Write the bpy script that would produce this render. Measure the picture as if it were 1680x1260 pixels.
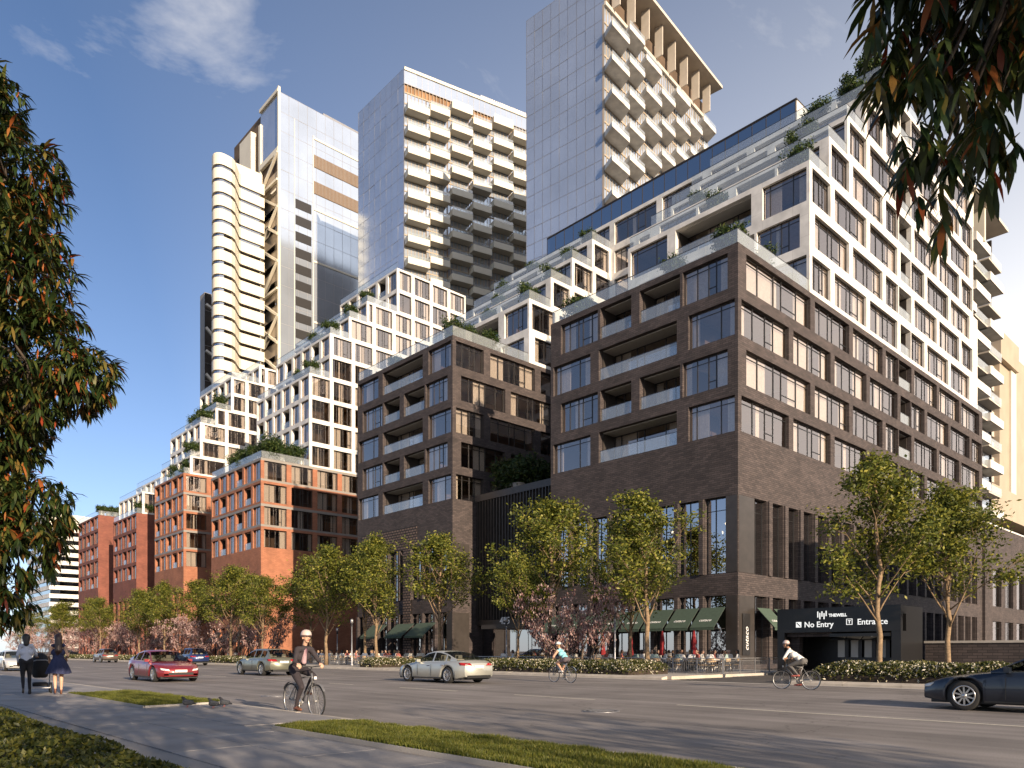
import bpy, bmesh, math, random
import numpy as np
from mathutils import Vector, Matrix, Euler
R = math.radians
scene = bpy.context.scene
for o in list(bpy.data.objects): bpy.data.objects.remove(o)
COL = scene.collection

# ---------------------------------------------------------------- camera
cam_d = bpy.data.cameras.new('camera'); cam = bpy.data.objects.new('camera', cam_d); COL.objects.link(cam)
cam.location = (0, 0, 1.4)
cam.rotation_euler = (R(90), 0, R(-42.86))
cam_d.sensor_width = 36.0; cam_d.lens = 36.0*1234/1680; cam_d.shift_y = 438/1680
cam_d.clip_start = 0.1; cam_d.clip_end = 3000
scene.camera = cam

# ---------------------------------------------------------------- sky, sun, exposure
SUN_EL, SUN_AZ = 15.5, 190.7            # the light travels along +Y, a little towards +X
world = bpy.data.worlds.new('World'); scene.world = world; world.use_nodes = True
wn, wl = world.node_tree.nodes, world.node_tree.links
wn.clear()
def wnode(t, **k):
    n = wn.new(t)
    for a, v in k.items(): setattr(n, a, v)
    return n
w_out = wnode('ShaderNodeOutputWorld'); w_bg = wnode('ShaderNodeBackground')
w_sky = wnode('ShaderNodeTexSky', sky_type='NISHITA', sun_disc=False)
w_sky.sun_elevation = R(SUN_EL); w_sky.sun_rotation = R(SUN_AZ)
w_sky.altitude = 0; w_sky.air_density = 0.62; w_sky.dust_density = 0.8; w_sky.ozone_density = 2.6
w_bg.inputs['Strength'].default_value = 0.095
# thin streaks of cloud: noise over the sky vault
w_tc = wnode('ShaderNodeTexCoord'); w_sep = wnode('ShaderNodeSeparateXYZ')
wl.new(w_tc.outputs['Generated'], w_sep.inputs[0])
def wmath(op, a, b):
    n = wnode('ShaderNodeMath', operation=op)
    for i, v in enumerate((a, b)):
        if isinstance(v, (int, float)): n.inputs[i].default_value = v
        else: wl.new(v, n.inputs[i])
    return n.outputs[0]
zz = wmath('ADD', wmath('MAXIMUM', w_sep.outputs[2], 0.0), 0.28)
w_cmb = wnode('ShaderNodeCombineXYZ')
wl.new(wmath('DIVIDE', w_sep.outputs[0], zz), w_cmb.inputs[0]); wl.new(wmath('DIVIDE', w_sep.outputs[1], zz), w_cmb.inputs[1])
w_map = wnode('ShaderNodeMapping'); w_map.inputs['Rotation'].default_value = (0, 0, R(25)); w_map.inputs['Scale'].default_value = (0.85, 1.7, 1)
w_map.inputs['Location'].default_value = (5.2, 2.4, 0)
w_off = wnode('ShaderNodeVectorMath', operation='ADD'); w_off.inputs[1].default_value = (.56, -.53, 0)
wl.new(w_cmb.outputs[0], w_off.inputs[0]); wl.new(w_off.outputs[0], w_map.inputs[0])
w_n = wnode('ShaderNodeTexNoise'); w_n.inputs['Scale'].default_value = 2.1; w_n.inputs['Detail'].default_value = 7; w_n.inputs['Roughness'].default_value = 0.62; w_n.inputs['Distortion'].default_value = 0.6
wl.new(w_map.outputs[0], w_n.inputs['Vector'])
w_r = wnode('ShaderNodeMapRange'); w_r.inputs['From Min'].default_value = 0.61; w_r.inputs['From Max'].default_value = 0.80; w_r.inputs['To Max'].default_value = 0.6
wl.new(w_n.outputs[0], w_r.inputs[0])
w_mix = wnode('ShaderNodeMix', data_type='RGBA'); w_mix.inputs[7].default_value = (5.2, 5.05, 5.0, 1)
wl.new(w_r.outputs[0], w_mix.inputs[0]); wl.new(w_sky.outputs[0], w_mix.inputs[6])
# pale haze towards the horizon and a thin high veil
w_hz = wmath('POWER', wmath('SUBTRACT', 1.0, wmath('MAXIMUM', w_sep.outputs[2], 0.0)), 2.0)
w_az = wmath('ADD', wmath('MULTIPLY', w_sep.outputs[0], .62), wmath('MULTIPLY', w_sep.outputs[1], -.78))      # hazier towards the sunny side
w_veil = wmath('MAXIMUM', wmath('ADD', wmath('MULTIPLY', w_az, 1.3), .72), .05)
w_hf = wmath('ADD', wmath('MULTIPLY', w_hz, wmath('MULTIPLY', w_veil, 1.45)), wmath('MULTIPLY', wmath('POWER', wmath('SUBTRACT', 1.0, wmath('MAXIMUM', w_sep.outputs[2], 0.0)), 9.0), .42))
w_mix2 = wnode('ShaderNodeMix', data_type='RGBA'); w_mix2.inputs[7].default_value = (7.0, 6.85, 6.75, 1); w_mix2.clamp_factor = True
wl.new(w_hf, w_mix2.inputs[0]); wl.new(w_sky.outputs[0], w_mix2.inputs[6]); wl.new(w_mix2.outputs[2], w_mix.inputs[6])
wl.new(w_mix.outputs[2], w_bg.inputs['Color']); wl.new(w_bg.outputs[0], w_out.inputs[0])

sd = bpy.data.lights.new('sun', 'SUN'); sun = bpy.data.objects.new('sun', sd); COL.objects.link(sun)
sd.energy = 4.4; sd.angle = R(0.5); sd.color = (1.0, 0.80, 0.59)
to_sun = Vector((math.sin(R(SUN_AZ))*math.cos(R(SUN_EL)), math.cos(R(SUN_AZ))*math.cos(R(SUN_EL)), math.sin(R(SUN_EL))))
sun.rotation_euler = to_sun.to_track_quat('Z', 'Y').to_euler(); sun.location = to_sun*400

scene.view_settings.view_transform = 'Standard'; scene.view_settings.look = 'None'
scene.view_settings.exposure = 1.0; scene.view_settings.gamma = 1.0; scene.view_settings.use_curve_mapping = False
scene.render.engine = 'CYCLES'
scene.cycles.use_denoising = True
scene.cycles.max_bounces = 6; scene.cycles.transparent_max_bounces = 16; scene.cycles.glossy_bounces = 3; scene.cycles.diffuse_bounces = 3
scene.cycles.caustics_reflective = False; scene.cycles.caustics_refractive = False
scene.cycles.sample_clamp_indirect = 4.0

# ---------------------------------------------------------------- materials
M = {}
def mat_new(name):
    m = bpy.data.materials.new(name); m.use_nodes = True
    nt = m.node_tree; nt.nodes.clear()
    out = nt.nodes.new('ShaderNodeOutputMaterial'); M[name] = m
    return m, nt, out
def N(nt, t, **k):
    n = nt.nodes.new(t)
    for a, v in k.items():
        if a.startswith('i_'): n.inputs[int(a[2:])].default_value = v
        else: setattr(n, a, v)
    return n
def rgb(c): return (c[0], c[1], c[2], 1)
def coords(nt, kind='world'):
    if kind == 'world': return N(nt, 'ShaderNodeNewGeometry').outputs['Position']
    return N(nt, 'ShaderNodeTexCoord').outputs['Object']
def plain(name, col, rough=0.6, var=0.12, scale=3.0, metal=0.0, bump=0.0, bscale=40, spec=0.5, kind='world', coat=0.0):
    m, nt, out = mat_new(name); p = N(nt, 'ShaderNodeBsdfPrincipled')
    v = coords(nt, kind)
    nz = N(nt, 'ShaderNodeTexNoise'); nz.inputs['Scale'].default_value = scale; nz.inputs['Detail'].default_value = 5
    nt.links.new(v, nz.inputs['Vector'])
    mr = N(nt, 'ShaderNodeMapRange'); mr.inputs['From Min'].default_value = .3; mr.inputs['From Max'].default_value = .7
    mr.inputs['To Min'].default_value = 1-var; mr.inputs['To Max'].default_value = 1+var
    nt.links.new(nz.outputs[0], mr.inputs[0])
    mx = N(nt, 'ShaderNodeVectorMath', operation='SCALE'); mx.inputs[0].default_value = col[:3]
    nt.links.new(mr.outputs[0], mx.inputs['Scale']); nt.links.new(mx.outputs[0], p.inputs['Base Color'])
    p.inputs['Roughness'].default_value = rough; p.inputs['Metallic'].default_value = metal
    p.inputs['Specular IOR Level'].default_value = spec
    if coat: p.inputs['Coat Weight'].default_value = coat; p.inputs['Coat Roughness'].default_value = .05
    if bump:
        n2 = N(nt, 'ShaderNodeTexNoise'); n2.inputs['Scale'].default_value = bscale; n2.inputs['Detail'].default_value = 4
        nt.links.new(v, n2.inputs['Vector'])
        b = N(nt, 'ShaderNodeBump'); b.inputs['Strength'].default_value = bump; b.inputs['Distance'].default_value = .02
        nt.links.new(n2.outputs[0], b.inputs['Height']); nt.links.new(b.outputs[0], p.inputs['Normal'])
    nt.links.new(p.outputs[0], out.inputs[0]); return m
def brick(name, c1, c2, mortar, bw=.46, bh=.145, gap=.016, rough=.85, bump=.5):
    m, nt, out = mat_new(name); p = N(nt, 'ShaderNodeBsdfPrincipled'); p.inputs['Roughness'].default_value = rough
    s = N(nt, 'ShaderNodeSeparateXYZ'); nt.links.new(coords(nt), s.inputs[0])
    a = N(nt, 'ShaderNodeMath', operation='ADD'); nt.links.new(s.outputs[0], a.inputs[0]); nt.links.new(s.outputs[1], a.inputs[1])
    c = N(nt, 'ShaderNodeCombineXYZ'); nt.links.new(a.outputs[0], c.inputs[0]); nt.links.new(s.outputs[2], c.inputs[1])
    t = N(nt, 'ShaderNodeTexBrick'); t.inputs['Scale'].default_value = 1.0
    t.inputs['Brick Width'].default_value = bw; t.inputs['Row Height'].default_value = bh; t.inputs['Mortar Size'].default_value = gap
    t.inputs['Mortar Smooth'].default_value = .3; t.inputs['Bias'].default_value = 0
    t.inputs['Color1'].default_value = rgb(c1); t.inputs['Color2'].default_value = rgb(c2); t.inputs['Mortar'].default_value = rgb(mortar)
    nt.links.new(c.outputs[0], t.inputs['Vector'])
    nz = N(nt, 'ShaderNodeTexNoise'); nz.inputs['Scale'].default_value = .7; nz.inputs['Detail'].default_value = 6
    nt.links.new(coords(nt), nz.inputs['Vector'])
    mr = N(nt, 'ShaderNodeMapRange'); mr.inputs['From Min'].default_value = .3; mr.inputs['From Max'].default_value = .7; mr.inputs['To Min'].default_value = .8; mr.inputs['To Max'].default_value = 1.2
    nt.links.new(nz.outputs[0], mr.inputs[0])
    mx = N(nt, 'ShaderNodeVectorMath', operation='SCALE'); nt.links.new(t.outputs['Color'], mx.inputs[0]); nt.links.new(mr.outputs[0], mx.inputs['Scale'])
    nt.links.new(mx.outputs[0], p.inputs['Base Color'])
    b = N(nt, 'ShaderNodeBump'); b.inputs['Strength'].default_value = bump; b.inputs['Distance'].default_value = .02; b.invert = True
    nt.links.new(t.outputs['Fac'], b.inputs['Height']); nt.links.new(b.outputs[0], p.inputs['Normal'])
    nt.links.new(p.outputs[0], out.inputs[0]); return m
def glass(name, tint=(1, 1, 1), refl=.3, trans=(.75, .78, .8), rough=.0, grazing=.75, wob=0.0, frost=0.0):
    m, nt, out = mat_new(name)
    tr = N(nt, 'ShaderNodeBsdfTransparent'); tr.inputs[0].default_value = rgb(trans)
    gl = N(nt, 'ShaderNodeBsdfGlossy'); gl.inputs[0].default_value = rgb(tint); gl.inputs['Roughness'].default_value = rough
    lw = N(nt, 'ShaderNodeFresnel'); lw.inputs[0].default_value = 1.5
    mr = N(nt, 'ShaderNodeMapRange'); mr.inputs['To Min'].default_value = refl; mr.inputs['To Max'].default_value = grazing
    mr.inputs['From Min'].default_value = .04; mr.inputs['From Max'].default_value = .8
    nt.links.new(lw.outputs[0], mr.inputs[0])
    bf = N(nt, 'ShaderNodeNewGeometry'); iv = N(nt, 'ShaderNodeMath', operation='SUBTRACT'); iv.inputs[0].default_value = 1; nt.links.new(bf.outputs['Backfacing'], iv.inputs[1])
    ml = N(nt, 'ShaderNodeMath', operation='MULTIPLY'); nt.links.new(mr.outputs[0], ml.inputs[0]); nt.links.new(iv.outputs[0], ml.inputs[1])      # a sheet reflects at its outer skin only
    mx = N(nt, 'ShaderNodeMixShader'); nt.links.new(ml.outputs[0], mx.inputs[0]); nt.links.new(tr.outputs[0], mx.inputs[1]); nt.links.new(gl.outputs[0], mx.inputs[2])
    if wob:
        nz = N(nt, 'ShaderNodeTexNoise'); nz.inputs['Scale'].default_value = .25; nz.inputs['Detail'].default_value = 1
        nt.links.new(coords(nt), nz.inputs['Vector'])
        b = N(nt, 'ShaderNodeBump'); b.inputs['Strength'].default_value = wob; b.inputs['Distance'].default_value = .2
        nt.links.new(nz.outputs[0], b.inputs['Height']); nt.links.new(b.outputs[0], gl.inputs['Normal'])
    if frost:
        df = N(nt, 'ShaderNodeBsdfDiffuse'); df.inputs[0].default_value = (.8, .84, .86, 1); m2 = N(nt, 'ShaderNodeMixShader'); m2.inputs[0].default_value = frost
        nt.links.new(mx.outputs[0], m2.inputs[1]); nt.links.new(df.outputs[0], m2.inputs[2]); nt.links.new(m2.outputs[0], out.inputs[0]); return m
    nt.links.new(mx.outputs[0], out.inputs[0]); return m
def leafmat(name, ramp, trans=.35, rough=.5):
    m, nt, out = mat_new(name)
    g = N(nt, 'ShaderNodeNewGeometry'); cr = N(nt, 'ShaderNodeValToRGB'); nt.links.new(g.outputs['Random Per Island'], cr.inputs[0])
    e = cr.color_ramp.elements
    while len(e) < len(ramp): e.new(.5)
    for i, (pos, c) in enumerate(ramp): e[i].position = pos; e[i].color = rgb(c)
    p = N(nt, 'ShaderNodeBsdfPrincipled'); p.inputs['Roughness'].default_value = rough; p.inputs['Specular IOR Level'].default_value = .35
    t = N(nt, 'ShaderNodeBsdfTranslucent'); mx = N(nt, 'ShaderNodeMixShader'); mx.inputs[0].default_value = trans
    nt.links.new(cr.outputs[0], p.inputs['Base Color']); nt.links.new(cr.outputs[0], t.inputs[0])
    nt.links.new(p.outputs[0], mx.inputs[1]); nt.links.new(t.outputs[0], mx.inputs[2]); nt.links.new(mx.outputs[0], out.inputs[0]); return m
def emit(name, col, s):
    m, nt, out = mat_new(name); e = N(nt, 'ShaderNodeEmission'); e.inputs[0].default_value = rgb(col); e.inputs[1].default_value = s
    nt.links.new(e.outputs[0], out.inputs[0]); return m

brick('dark_brick', (.043, .034, .033), (.080, .062, .058), (.022, .018, .018))
brick('orange_brick', (.29, .115, .060), (.36, .15, .08), (.20, .085, .055))
brick('red_brick', (.18, .058, .040), (.23, .08, .05), (.12, .05, .04))
brick('lattice_brick', (.115, .078, .062), (.15, .105, .085), (.008, .007, .007), bw=.5, bh=.28, gap=.06)
brick('white_panel', (.665, .64, .595), (.64, .615, .57), (.50, .475, .43), bw=2.6, bh=1.7, gap=.014, rough=.6, bump=.25)
plain('beige_panel', (.52, .47, .40), .65, .06, .8)
plain('cream_panel', (.64, .595, .49), .6, .05, .3)
plain('tan_panel', (.36, .295, .22), .7, .08, .3)
plain('louvre', (.15, .095, .055), .6, .1)
plain('grey_panel', (.22, .20, .18), .6, .08, .6)
plain('bronze', (.055, .047, .042), .4, .15, 2, metal=.3)
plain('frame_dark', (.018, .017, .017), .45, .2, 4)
plain('soffit', (.50, .48, .44), .8, .04)
plain('interior', (.10, .068, .045), .9, .3, .35)
plain('interior_warm', (.30, .17, .085), .8, .45, .22)
plain('slab', (.30, .26, .21), .9, .1)
plain('curtain', (.66, .60, .53), .9, .1, 6)
plain('terrace_paving', (.42, .39, .35), .85, .1)
plain('concrete', (.40, .37, .33), .85, .12, 1.5, bump=.2)
plain('metal_grey', (.32, .32, .33), .4, .1, 3, metal=.6)
plain('rail_metal', (.05, .05, .055), .4, .1, 3, metal=.4)
plain('steel', (.55, .53, .50), .35, .1, 3, metal=.8)
plain('black_paint', (.012, .012, .013), .35, .1)
plain('rubber', (.018, .018, .018), .8, .2)
plain('awning_green', (.055, .085, .06), .9, .1, 5)
plain('awning_black', (.02, .021, .022), .9, .1, 5)
plain('umbrella_red', (.20, .010, .014), .85, .15, 6)
plain('pot', (.34, .30, .26), .8, .1)
plain('soil', (.035, .025, .018), 1, .3)
plain('bark', (.21, .145, .085), .9, .35, 9, bump=.6, bscale=30, kind='object')
plain('bark_dark', (.06, .045, .033), .9, .3, 9, bump=.5, bscale=30, kind='object')
plain('twig_grey', (.13, .095, .07), .9, .3, 9, kind='object')
plain('wood', (.38, .26, .14), .6, .2, 5, kind='object')
plain('white_letter', (.85, .85, .83), .5, .02)
plain('lane_paint', (.62, .57, .45), .8, .2, 9)
emit('bulb', (1, .72, .38), 14)
emit('lit_letter', (1, .99, .96), .55)
glass('window_glass', (1.0, .88, .82), .30, (.92, .90, .88), grazing=.8)
glass('dark_glass', (.95, .94, .97), .50, (.30, .31, .33), grazing=.9)
glass('blue_glass', (.90, .93, .98), .50, (.30, .32, .36), grazing=.9, wob=.03)
plain('tower_glass', (.56, .63, .73), .14, .10, .12, metal=.66)
glass('rail_glass', (1.0, .98, .96), .20, (.90, .94, .95), grazing=.6, frost=.11)
leafmat('leaf_street', [(0, (.035, .05, .010)), (.4, (.10, .125, .02)), (.75, (.21, .22, .035)), (1, (.36, .33, .06))], .42)
leafmat('leaf_shrub', [(0, (.012, .028, .008)), (.5, (.03, .06, .014)), (1, (.08, .10, .02))], .25)
leafmat('leaf_long', [(0, (.014, .028, .008)), (.5, (.030, .050, .012)), (.80, (.080, .090, .02)), (.91, (.16, .10, .025)), (.96, (.30, .095, .025)), (1, (.22, .035, .015))], .18, .38)
leafmat('petal', [(0, (.14, .05, .055)), (.45, (.40, .24, .22)), (1, (.72, .56, .52))], .35)
leafmat('leaf_bed', [(0, (.03, .04, .010)), (.55, (.075, .085, .02)), (.80, (.15, .13, .035)), (.86, (.55, .50, .38)), (1, (.75, .70, .58))], .25)
leafmat('leaf_hedge', [(0, (.020, .030, .006)), (.5, (.055, .065, .012)), (1, (.12, .115, .022))], .3)
leafmat('grass_blade', [(0, (.06, .08, .010)), (.5, (.12, .14, .02)), (1, (.21, .19, .035))], .35)

# ---------------------------------------------------------------- object helpers
def tag(o, label=None, cat=None, group=None, kind=None):
    if label: o['label'] = label
    if cat: o['category'] = cat
    if group: o['group'] = group
    if kind: o['kind'] = kind
    return o
def link(o, parent=None):
    COL.objects.link(o)
    if parent: o.parent = parent
    return o
def empty(name, loc=(0, 0, 0), rz=0, label=None, cat=None, group=None):
    o = bpy.data.objects.new(name, None); o.empty_display_size = .3
    o.location = loc; o.rotation_euler = (0, 0, rz); COL.objects.link(o)
    return tag(o, label, cat, group)
KIDS = {}
def kids(o):
    return [c for c in bpy.data.objects if c.parent == o]
def copy_tree(o, parent=None, depth=0):
    c = o.copy(); COL.objects.link(c); c.parent = parent
    for ch in list(o.children): copy_tree(ch, c, depth+1)
    return c
class MB:
    def __init__(s): s.v = []; s.f = []; s.m = []; s.sm = []
    def add(s, verts, faces, mi=0, smooth=False):
        b = len(s.v); s.v.extend([tuple(v) for v in verts])
        s.f.extend([tuple(i+b for i in f) for f in faces]); s.m.extend([mi]*len(faces)); s.sm.extend([smooth]*len(faces))
        return s
    def box(s, x0, x1, y0, y1, z0, z1, mi=0):
        if x1 < x0: x0, x1 = x1, x0
        if y1 < y0: y0, y1 = y1, y0
        if z1 < z0: z0, z1 = z1, z0
        v = [(x0, y0, z0), (x1, y0, z0), (x1, y1, z0), (x0, y1, z0), (x0, y0, z1), (x1, y0, z1), (x1, y1, z1), (x0, y1, z1)]
        return s.add(v, [(0, 3, 2, 1), (4, 5, 6, 7), (0, 1, 5, 4), (1, 2, 6, 5), (2, 3, 7, 6), (3, 0, 4, 7)], mi)
    def bbox(s, x0, x1, y0, y1, z0, z1, b=.01, mi=0):      # box with chamfered vertical and top edges
        P = lambda k, z: [(x0+k, y0, z), (x1-k, y0, z), (x1, y0+k, z), (x1, y1-k, z), (x1-k, y1, z), (x0+k, y1, z), (x0, y1-k, z), (x0, y0+k, z)]
        Q = [(x0+b*1.4, y0+b, z1), (x1-b*1.4, y0+b, z1), (x1-b, y0+b*1.4, z1), (x1-b, y1-b*1.4, z1), (x1-b*1.4, y1-b, z1), (x0+b*1.4, y1-b, z1), (x0+b, y1-b*1.4, z1), (x0+b, y0+b*1.4, z1)]
        v = P(b, z0)+P(b, z1-b)+Q
        f = []
        for k in range(2):
            for i in range(8): j = (i+1) % 8; f.append((k*8+i, k*8+j, k*8+8+j, k*8+8+i))
        f += [tuple(range(7, -1, -1)), tuple(range(16, 24))]
        return s.add(v, f, mi)
    def obox(s, c, ax, ay, az, mi=0):                       # box from centre and three half-axis vectors
        c, ax, ay, az = Vector(c), Vector(ax), Vector(ay), Vector(az)
        v = [c-ax-ay-az, c+ax-ay-az, c+ax+ay-az, c-ax+ay-az, c-ax-ay+az, c+ax-ay+az, c+ax+ay+az, c-ax+ay+az]
        return s.add(v, [(0, 3, 2, 1), (4, 5, 6, 7), (0, 1, 5, 4), (1, 2, 6, 5), (2, 3, 7, 6), (3, 0, 4, 7)], mi)
    def bar(s, a, b, r, mi=0, up=(0, 0, 1)):
        a, b = Vector(a), Vector(b); d = b-a; L = d.length
        if L < 1e-6: return s
        d /= L; u = Vector(up)
        if abs(d.dot(u)) > .95: u = Vector((1, 0, 0))
        x = d.cross(u).normalized()*r; y = d.cross(x).normalized()*r
        return s.obox((a+b)/2, x, y, d*L/2, mi)
    def tube(s, pts, rad, n=8, mi=0, cap=True, smooth=True):
        pts = [Vector(p) for p in pts]
        if isinstance(rad, (int, float)): rad = [rad]*len(pts)
        vs = []; fs = []; prev = None
        for i, p in enumerate(pts):
            d = (pts[min(i+1, len(pts)-1)]-pts[max(i-1, 0)])
            if d.length < 1e-9: d = Vector((0, 0, 1))
            d.normalize()
            if prev is None:
                u = Vector((1, 0, 0)) if abs(d.x) < .8 else Vector((0, 1, 0))
                x = (u-d*u.dot(d)).normalized()
            else:
                x = (prev-d*prev.dot(d))
                x = x.normalized() if x.length > 1e-6 else d.orthogonal().normalized()
            prev = x; y = d.cross(x)
            for k in range(n):
                a = 2*math.pi*k/n; vs.append(p+(x*math.cos(a)+y*math.sin(a))*rad[i])
        for i in range(len(pts)-1):
            for k in range(n):
                j = (k+1) % n; fs.append((i*n+k, i*n+j, i*n+n+j, i*n+n+k))
        if cap: fs += [tuple(range(n-1, -1, -1)), tuple((len(pts)-1)*n+k for k in range(n))]
        return s.add(vs, fs, mi, smooth)
    def lathe(s, prof, n=16, c=(0, 0, 0), axis='z', mi=0, smooth=True):   # prof: (radius, height)
        vs = []; fs = []
        for r, h in prof:
            for k in range(n):
                a = 2*math.pi*k/n; p = (r*math.cos(a), r*math.sin(a), h)
                if axis == 'x': p = (h, r*math.cos(a), r*math.sin(a))
                if axis == 'y': p = (r*math.cos(a), h, r*math.sin(a))
                vs.append((p[0]+c[0], p[1]+c[1], p[2]+c[2]))
        for i in range(len(prof)-1):
            for k in range(n):
                j = (k+1) % n; fs.append((i*n+k, i*n+j, i*n+n+j, i*n+n+k))
        return s.add(vs, fs, mi, smooth)
    def quad(s, a, b, c, d, mi=0): return s.add([a, b, c, d], [(0, 1, 2, 3)], mi)
    def mesh(s, name, mats):
        me = bpy.data.meshes.new(name); me.from_pydata(s.v, [], s.f)
        if isinstance(mats, str): mats = [mats]
        for m in mats: me.materials.append(M[m])
        me.polygons.foreach_set('material_index', s.m); me.polygons.foreach_set('use_smooth', s.sm)
        me.update(); return me
    def build(s, name, mats, parent=None, loc=None):
        o = bpy.data.objects.new(name, s.mesh(name, mats)); link(o, parent)
        if loc: o.location = loc
        return o
def meshobj(name, me, parent=None, loc=None, rz=None, sc=None):
    o = bpy.data.objects.new(name, me); link(o, parent)
    if loc is not None: o.location = loc
    if rz is not None: o.rotation_euler = (0, 0, rz)
    if sc is not None: o.scale = (sc, sc, sc) if isinstance(sc, (int, float)) else sc
    return o
def fix_normals(me):
    bm = bmesh.new(); bm.from_mesh(me); bmesh.ops.recalc_face_normals(bm, faces=bm.faces); bm.to_mesh(me); bm.free()
def text_mesh(txt, size, mat, extrude=.01, shear=0, bold=0.0):
    c = bpy.data.curves.new('lettering', 'FONT'); c.body = txt; c.size = size; c.extrude = extrude; c.shear = shear; c.offset = bold
    c.resolution_u = 3
    o = bpy.data.objects.new('lettering', c); COL.objects.link(o)
    dg = bpy.context.evaluated_depsgraph_get(); dg.update()
    me = bpy.data.meshes.new_from_object(o.evaluated_get(dg)); bpy.data.objects.remove(o); bpy.data.curves.remove(c)
    me.materials.clear(); me.materials.append(M[mat]); return me
# ================================================================ ground, road, pavements
rnd = random.Random(3)
def asphalt():
    m, nt, out = mat_new('asphalt'); p = N(nt, 'ShaderNodeBsdfPrincipled'); v = coords(nt)
    n1 = N(nt, 'ShaderNodeTexNoise'); n1.inputs['Scale'].default_value = .35; n1.inputs['Detail'].default_value = 6
    n2 = N(nt, 'ShaderNodeTexNoise'); n2.inputs['Scale'].default_value = 55; n2.inputs['Detail'].default_value = 3
    st = N(nt, 'ShaderNodeMapping'); st.inputs['Scale'].default_value = (1.6, .06, 1); nt.links.new(v, st.inputs[0])
    n3 = N(nt, 'ShaderNodeTexNoise'); n3.inputs['Scale'].default_value = 1; n3.inputs['Detail'].default_value = 4; nt.links.new(st.outputs[0], n3.inputs['Vector'])
    nt.links.new(v, n1.inputs['Vector']); nt.links.new(v, n2.inputs['Vector'])
    vo = N(nt, 'ShaderNodeTexVoronoi', feature='DISTANCE_TO_EDGE'); vo.inputs['Scale'].default_value = .23
    ds = N(nt, 'ShaderNodeVectorMath', operation='MULTIPLY_ADD'); nz = N(nt, 'ShaderNodeTexNoise'); nz.inputs['Scale'].default_value = 1.2; nz.inputs['Detail'].default_value = 5
    nt.links.new(v, nz.inputs['Vector']); nt.links.new(nz.outputs['Color'], ds.inputs[0]); ds.inputs[1].default_value = (1.8, 1.8, 0); nt.links.new(v, ds.inputs[2]); nt.links.new(ds.outputs[0], vo.inputs['Vector'])
    ck = N(nt, 'ShaderNodeMapRange'); ck.inputs['From Max'].default_value = .006; ck.inputs['To Min'].default_value = .62; nt.links.new(vo.outputs[0], ck.inputs[0])
    def mr(s, lo, hi):
        r = N(nt, 'ShaderNodeMapRange'); r.inputs['From Min'].default_value = .3; r.inputs['From Max'].default_value = .7; r.inputs['To Min'].default_value = lo; r.inputs['To Max'].default_value = hi
        nt.links.new(s, r.inputs[0]); return r.outputs[0]
    a = N(nt, 'ShaderNodeMath', operation='MULTIPLY'); nt.links.new(mr(n1.outputs[0], .74, 1.22), a.inputs[0]); nt.links.new(mr(n2.outputs[0], .75, 1.25), a.inputs[1])
    b = N(nt, 'ShaderNodeMath', operation='MULTIPLY'); nt.links.new(a.outputs[0], b.inputs[0]); nt.links.new(mr(n3.outputs[0], .72, 1.22), b.inputs[1])
    b2 = N(nt, 'ShaderNodeMath', operation='MULTIPLY'); nt.links.new(b.outputs[0], b2.inputs[0]); nt.links.new(ck.outputs[0], b2.inputs[1])
    mx = N(nt, 'ShaderNodeVectorMath', operation='SCALE'); mx.inputs[0].default_value = (.225, .203, .186); nt.links.new(b2.outputs[0], mx.inputs['Scale'])
    nt.links.new(mx.outputs[0], p.inputs['Base Color']); p.inputs['Roughness'].default_value = .72; p.inputs['Specular IOR Level'].default_value = .35
    bp = N(nt, 'ShaderNodeBump'); bp.inputs['Strength'].default_value = .35; bp.inputs['Distance'].default_value = .01
    nt.links.new(n2.outputs[0], bp.inputs['Height']); nt.links.new(bp.outputs[0], p.inputs['Normal']); nt.links.new(p.outputs[0], out.inputs[0])
asphalt()
plain('asphalt_dark', (.085, .076, .070), .85, .2, 2, bump=.3)
plain('ground_earth', (.16, .14, .11), .95, .2, .1)
plain('pavement', (.24, .225, .21), .82, .18, .8, bump=.25, bscale=25)
plain('kerb_stone', (.46, .41, .34), .85, .16, 1.7, bump=.25)
plain('verge_soil', (.06, .065, .018), 1, .25, 2, bump=.5, bscale=60)
plain('slab_stone', (.25, .235, .225), .78, .2, 1.1, bump=.3, bscale=18)
def sheet(name, x0, x1, y0, y1, z, mat):
    o = MB().quad((x0, y0, z), (x1, y0, z), (x1, y1, z), (x0, y1, z)).build(name, mat); return tag(o, kind='structure')
sheet('ground', -1500, 1500, -1500, 1500, -.06, 'ground_earth')
road = sheet('road', 7.6, 30.0, -60, 700, 0, 'asphalt')
def kerbrun(parent, xa, xb, y0, y1, ztop, step, slope=0.0, gap=.015):
    y = y0
    while y < y1-.05:
        e = min(y+step, y1); g = gap/2
        m = MB(); dz = rnd.uniform(-.004, .004)
        zl = ztop-slope
        v = [(xa, y+g, -.05), (xb, y+g, -.05), (xb, e-g, -.05), (xa, e-g, -.05), (xa, y+g, zl+dz-.02), (xa+.02, y+g, zl+dz), (xb, y+g, ztop+dz), (xb, e-g, ztop+dz), (xa+.02, e-g, zl+dz), (xa, e-g, zl+dz-.02)]
        m.add(v, [(0, 3, 2, 1), (0, 4, 9, 3), (4, 5, 8, 9), (5, 6, 7, 8), (1, 2, 7, 6), (0, 1, 6, 5, 4), (3, 9, 8, 7, 2)])
        m.build('kerb_stone', 'kerb_stone', parent); y = e
# near side: pavement slabs, grass verge, kerb
walk = sheet('pavement', -60, 5.45, -60, 260, .09, 'pavement')
sheet('gutter', 29.35, 30.0, -60, 700, .004, 'concrete')
near_kerb = tag(empty('kerb'), kind='structure')
kerbrun(near_kerb, 7.45, 7.6, -2, 70, .1, 2.4)
sheet('verge', 5.45, 7.45, -60, 260, .094, 'pavement')
mesh_cache = {}
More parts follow.
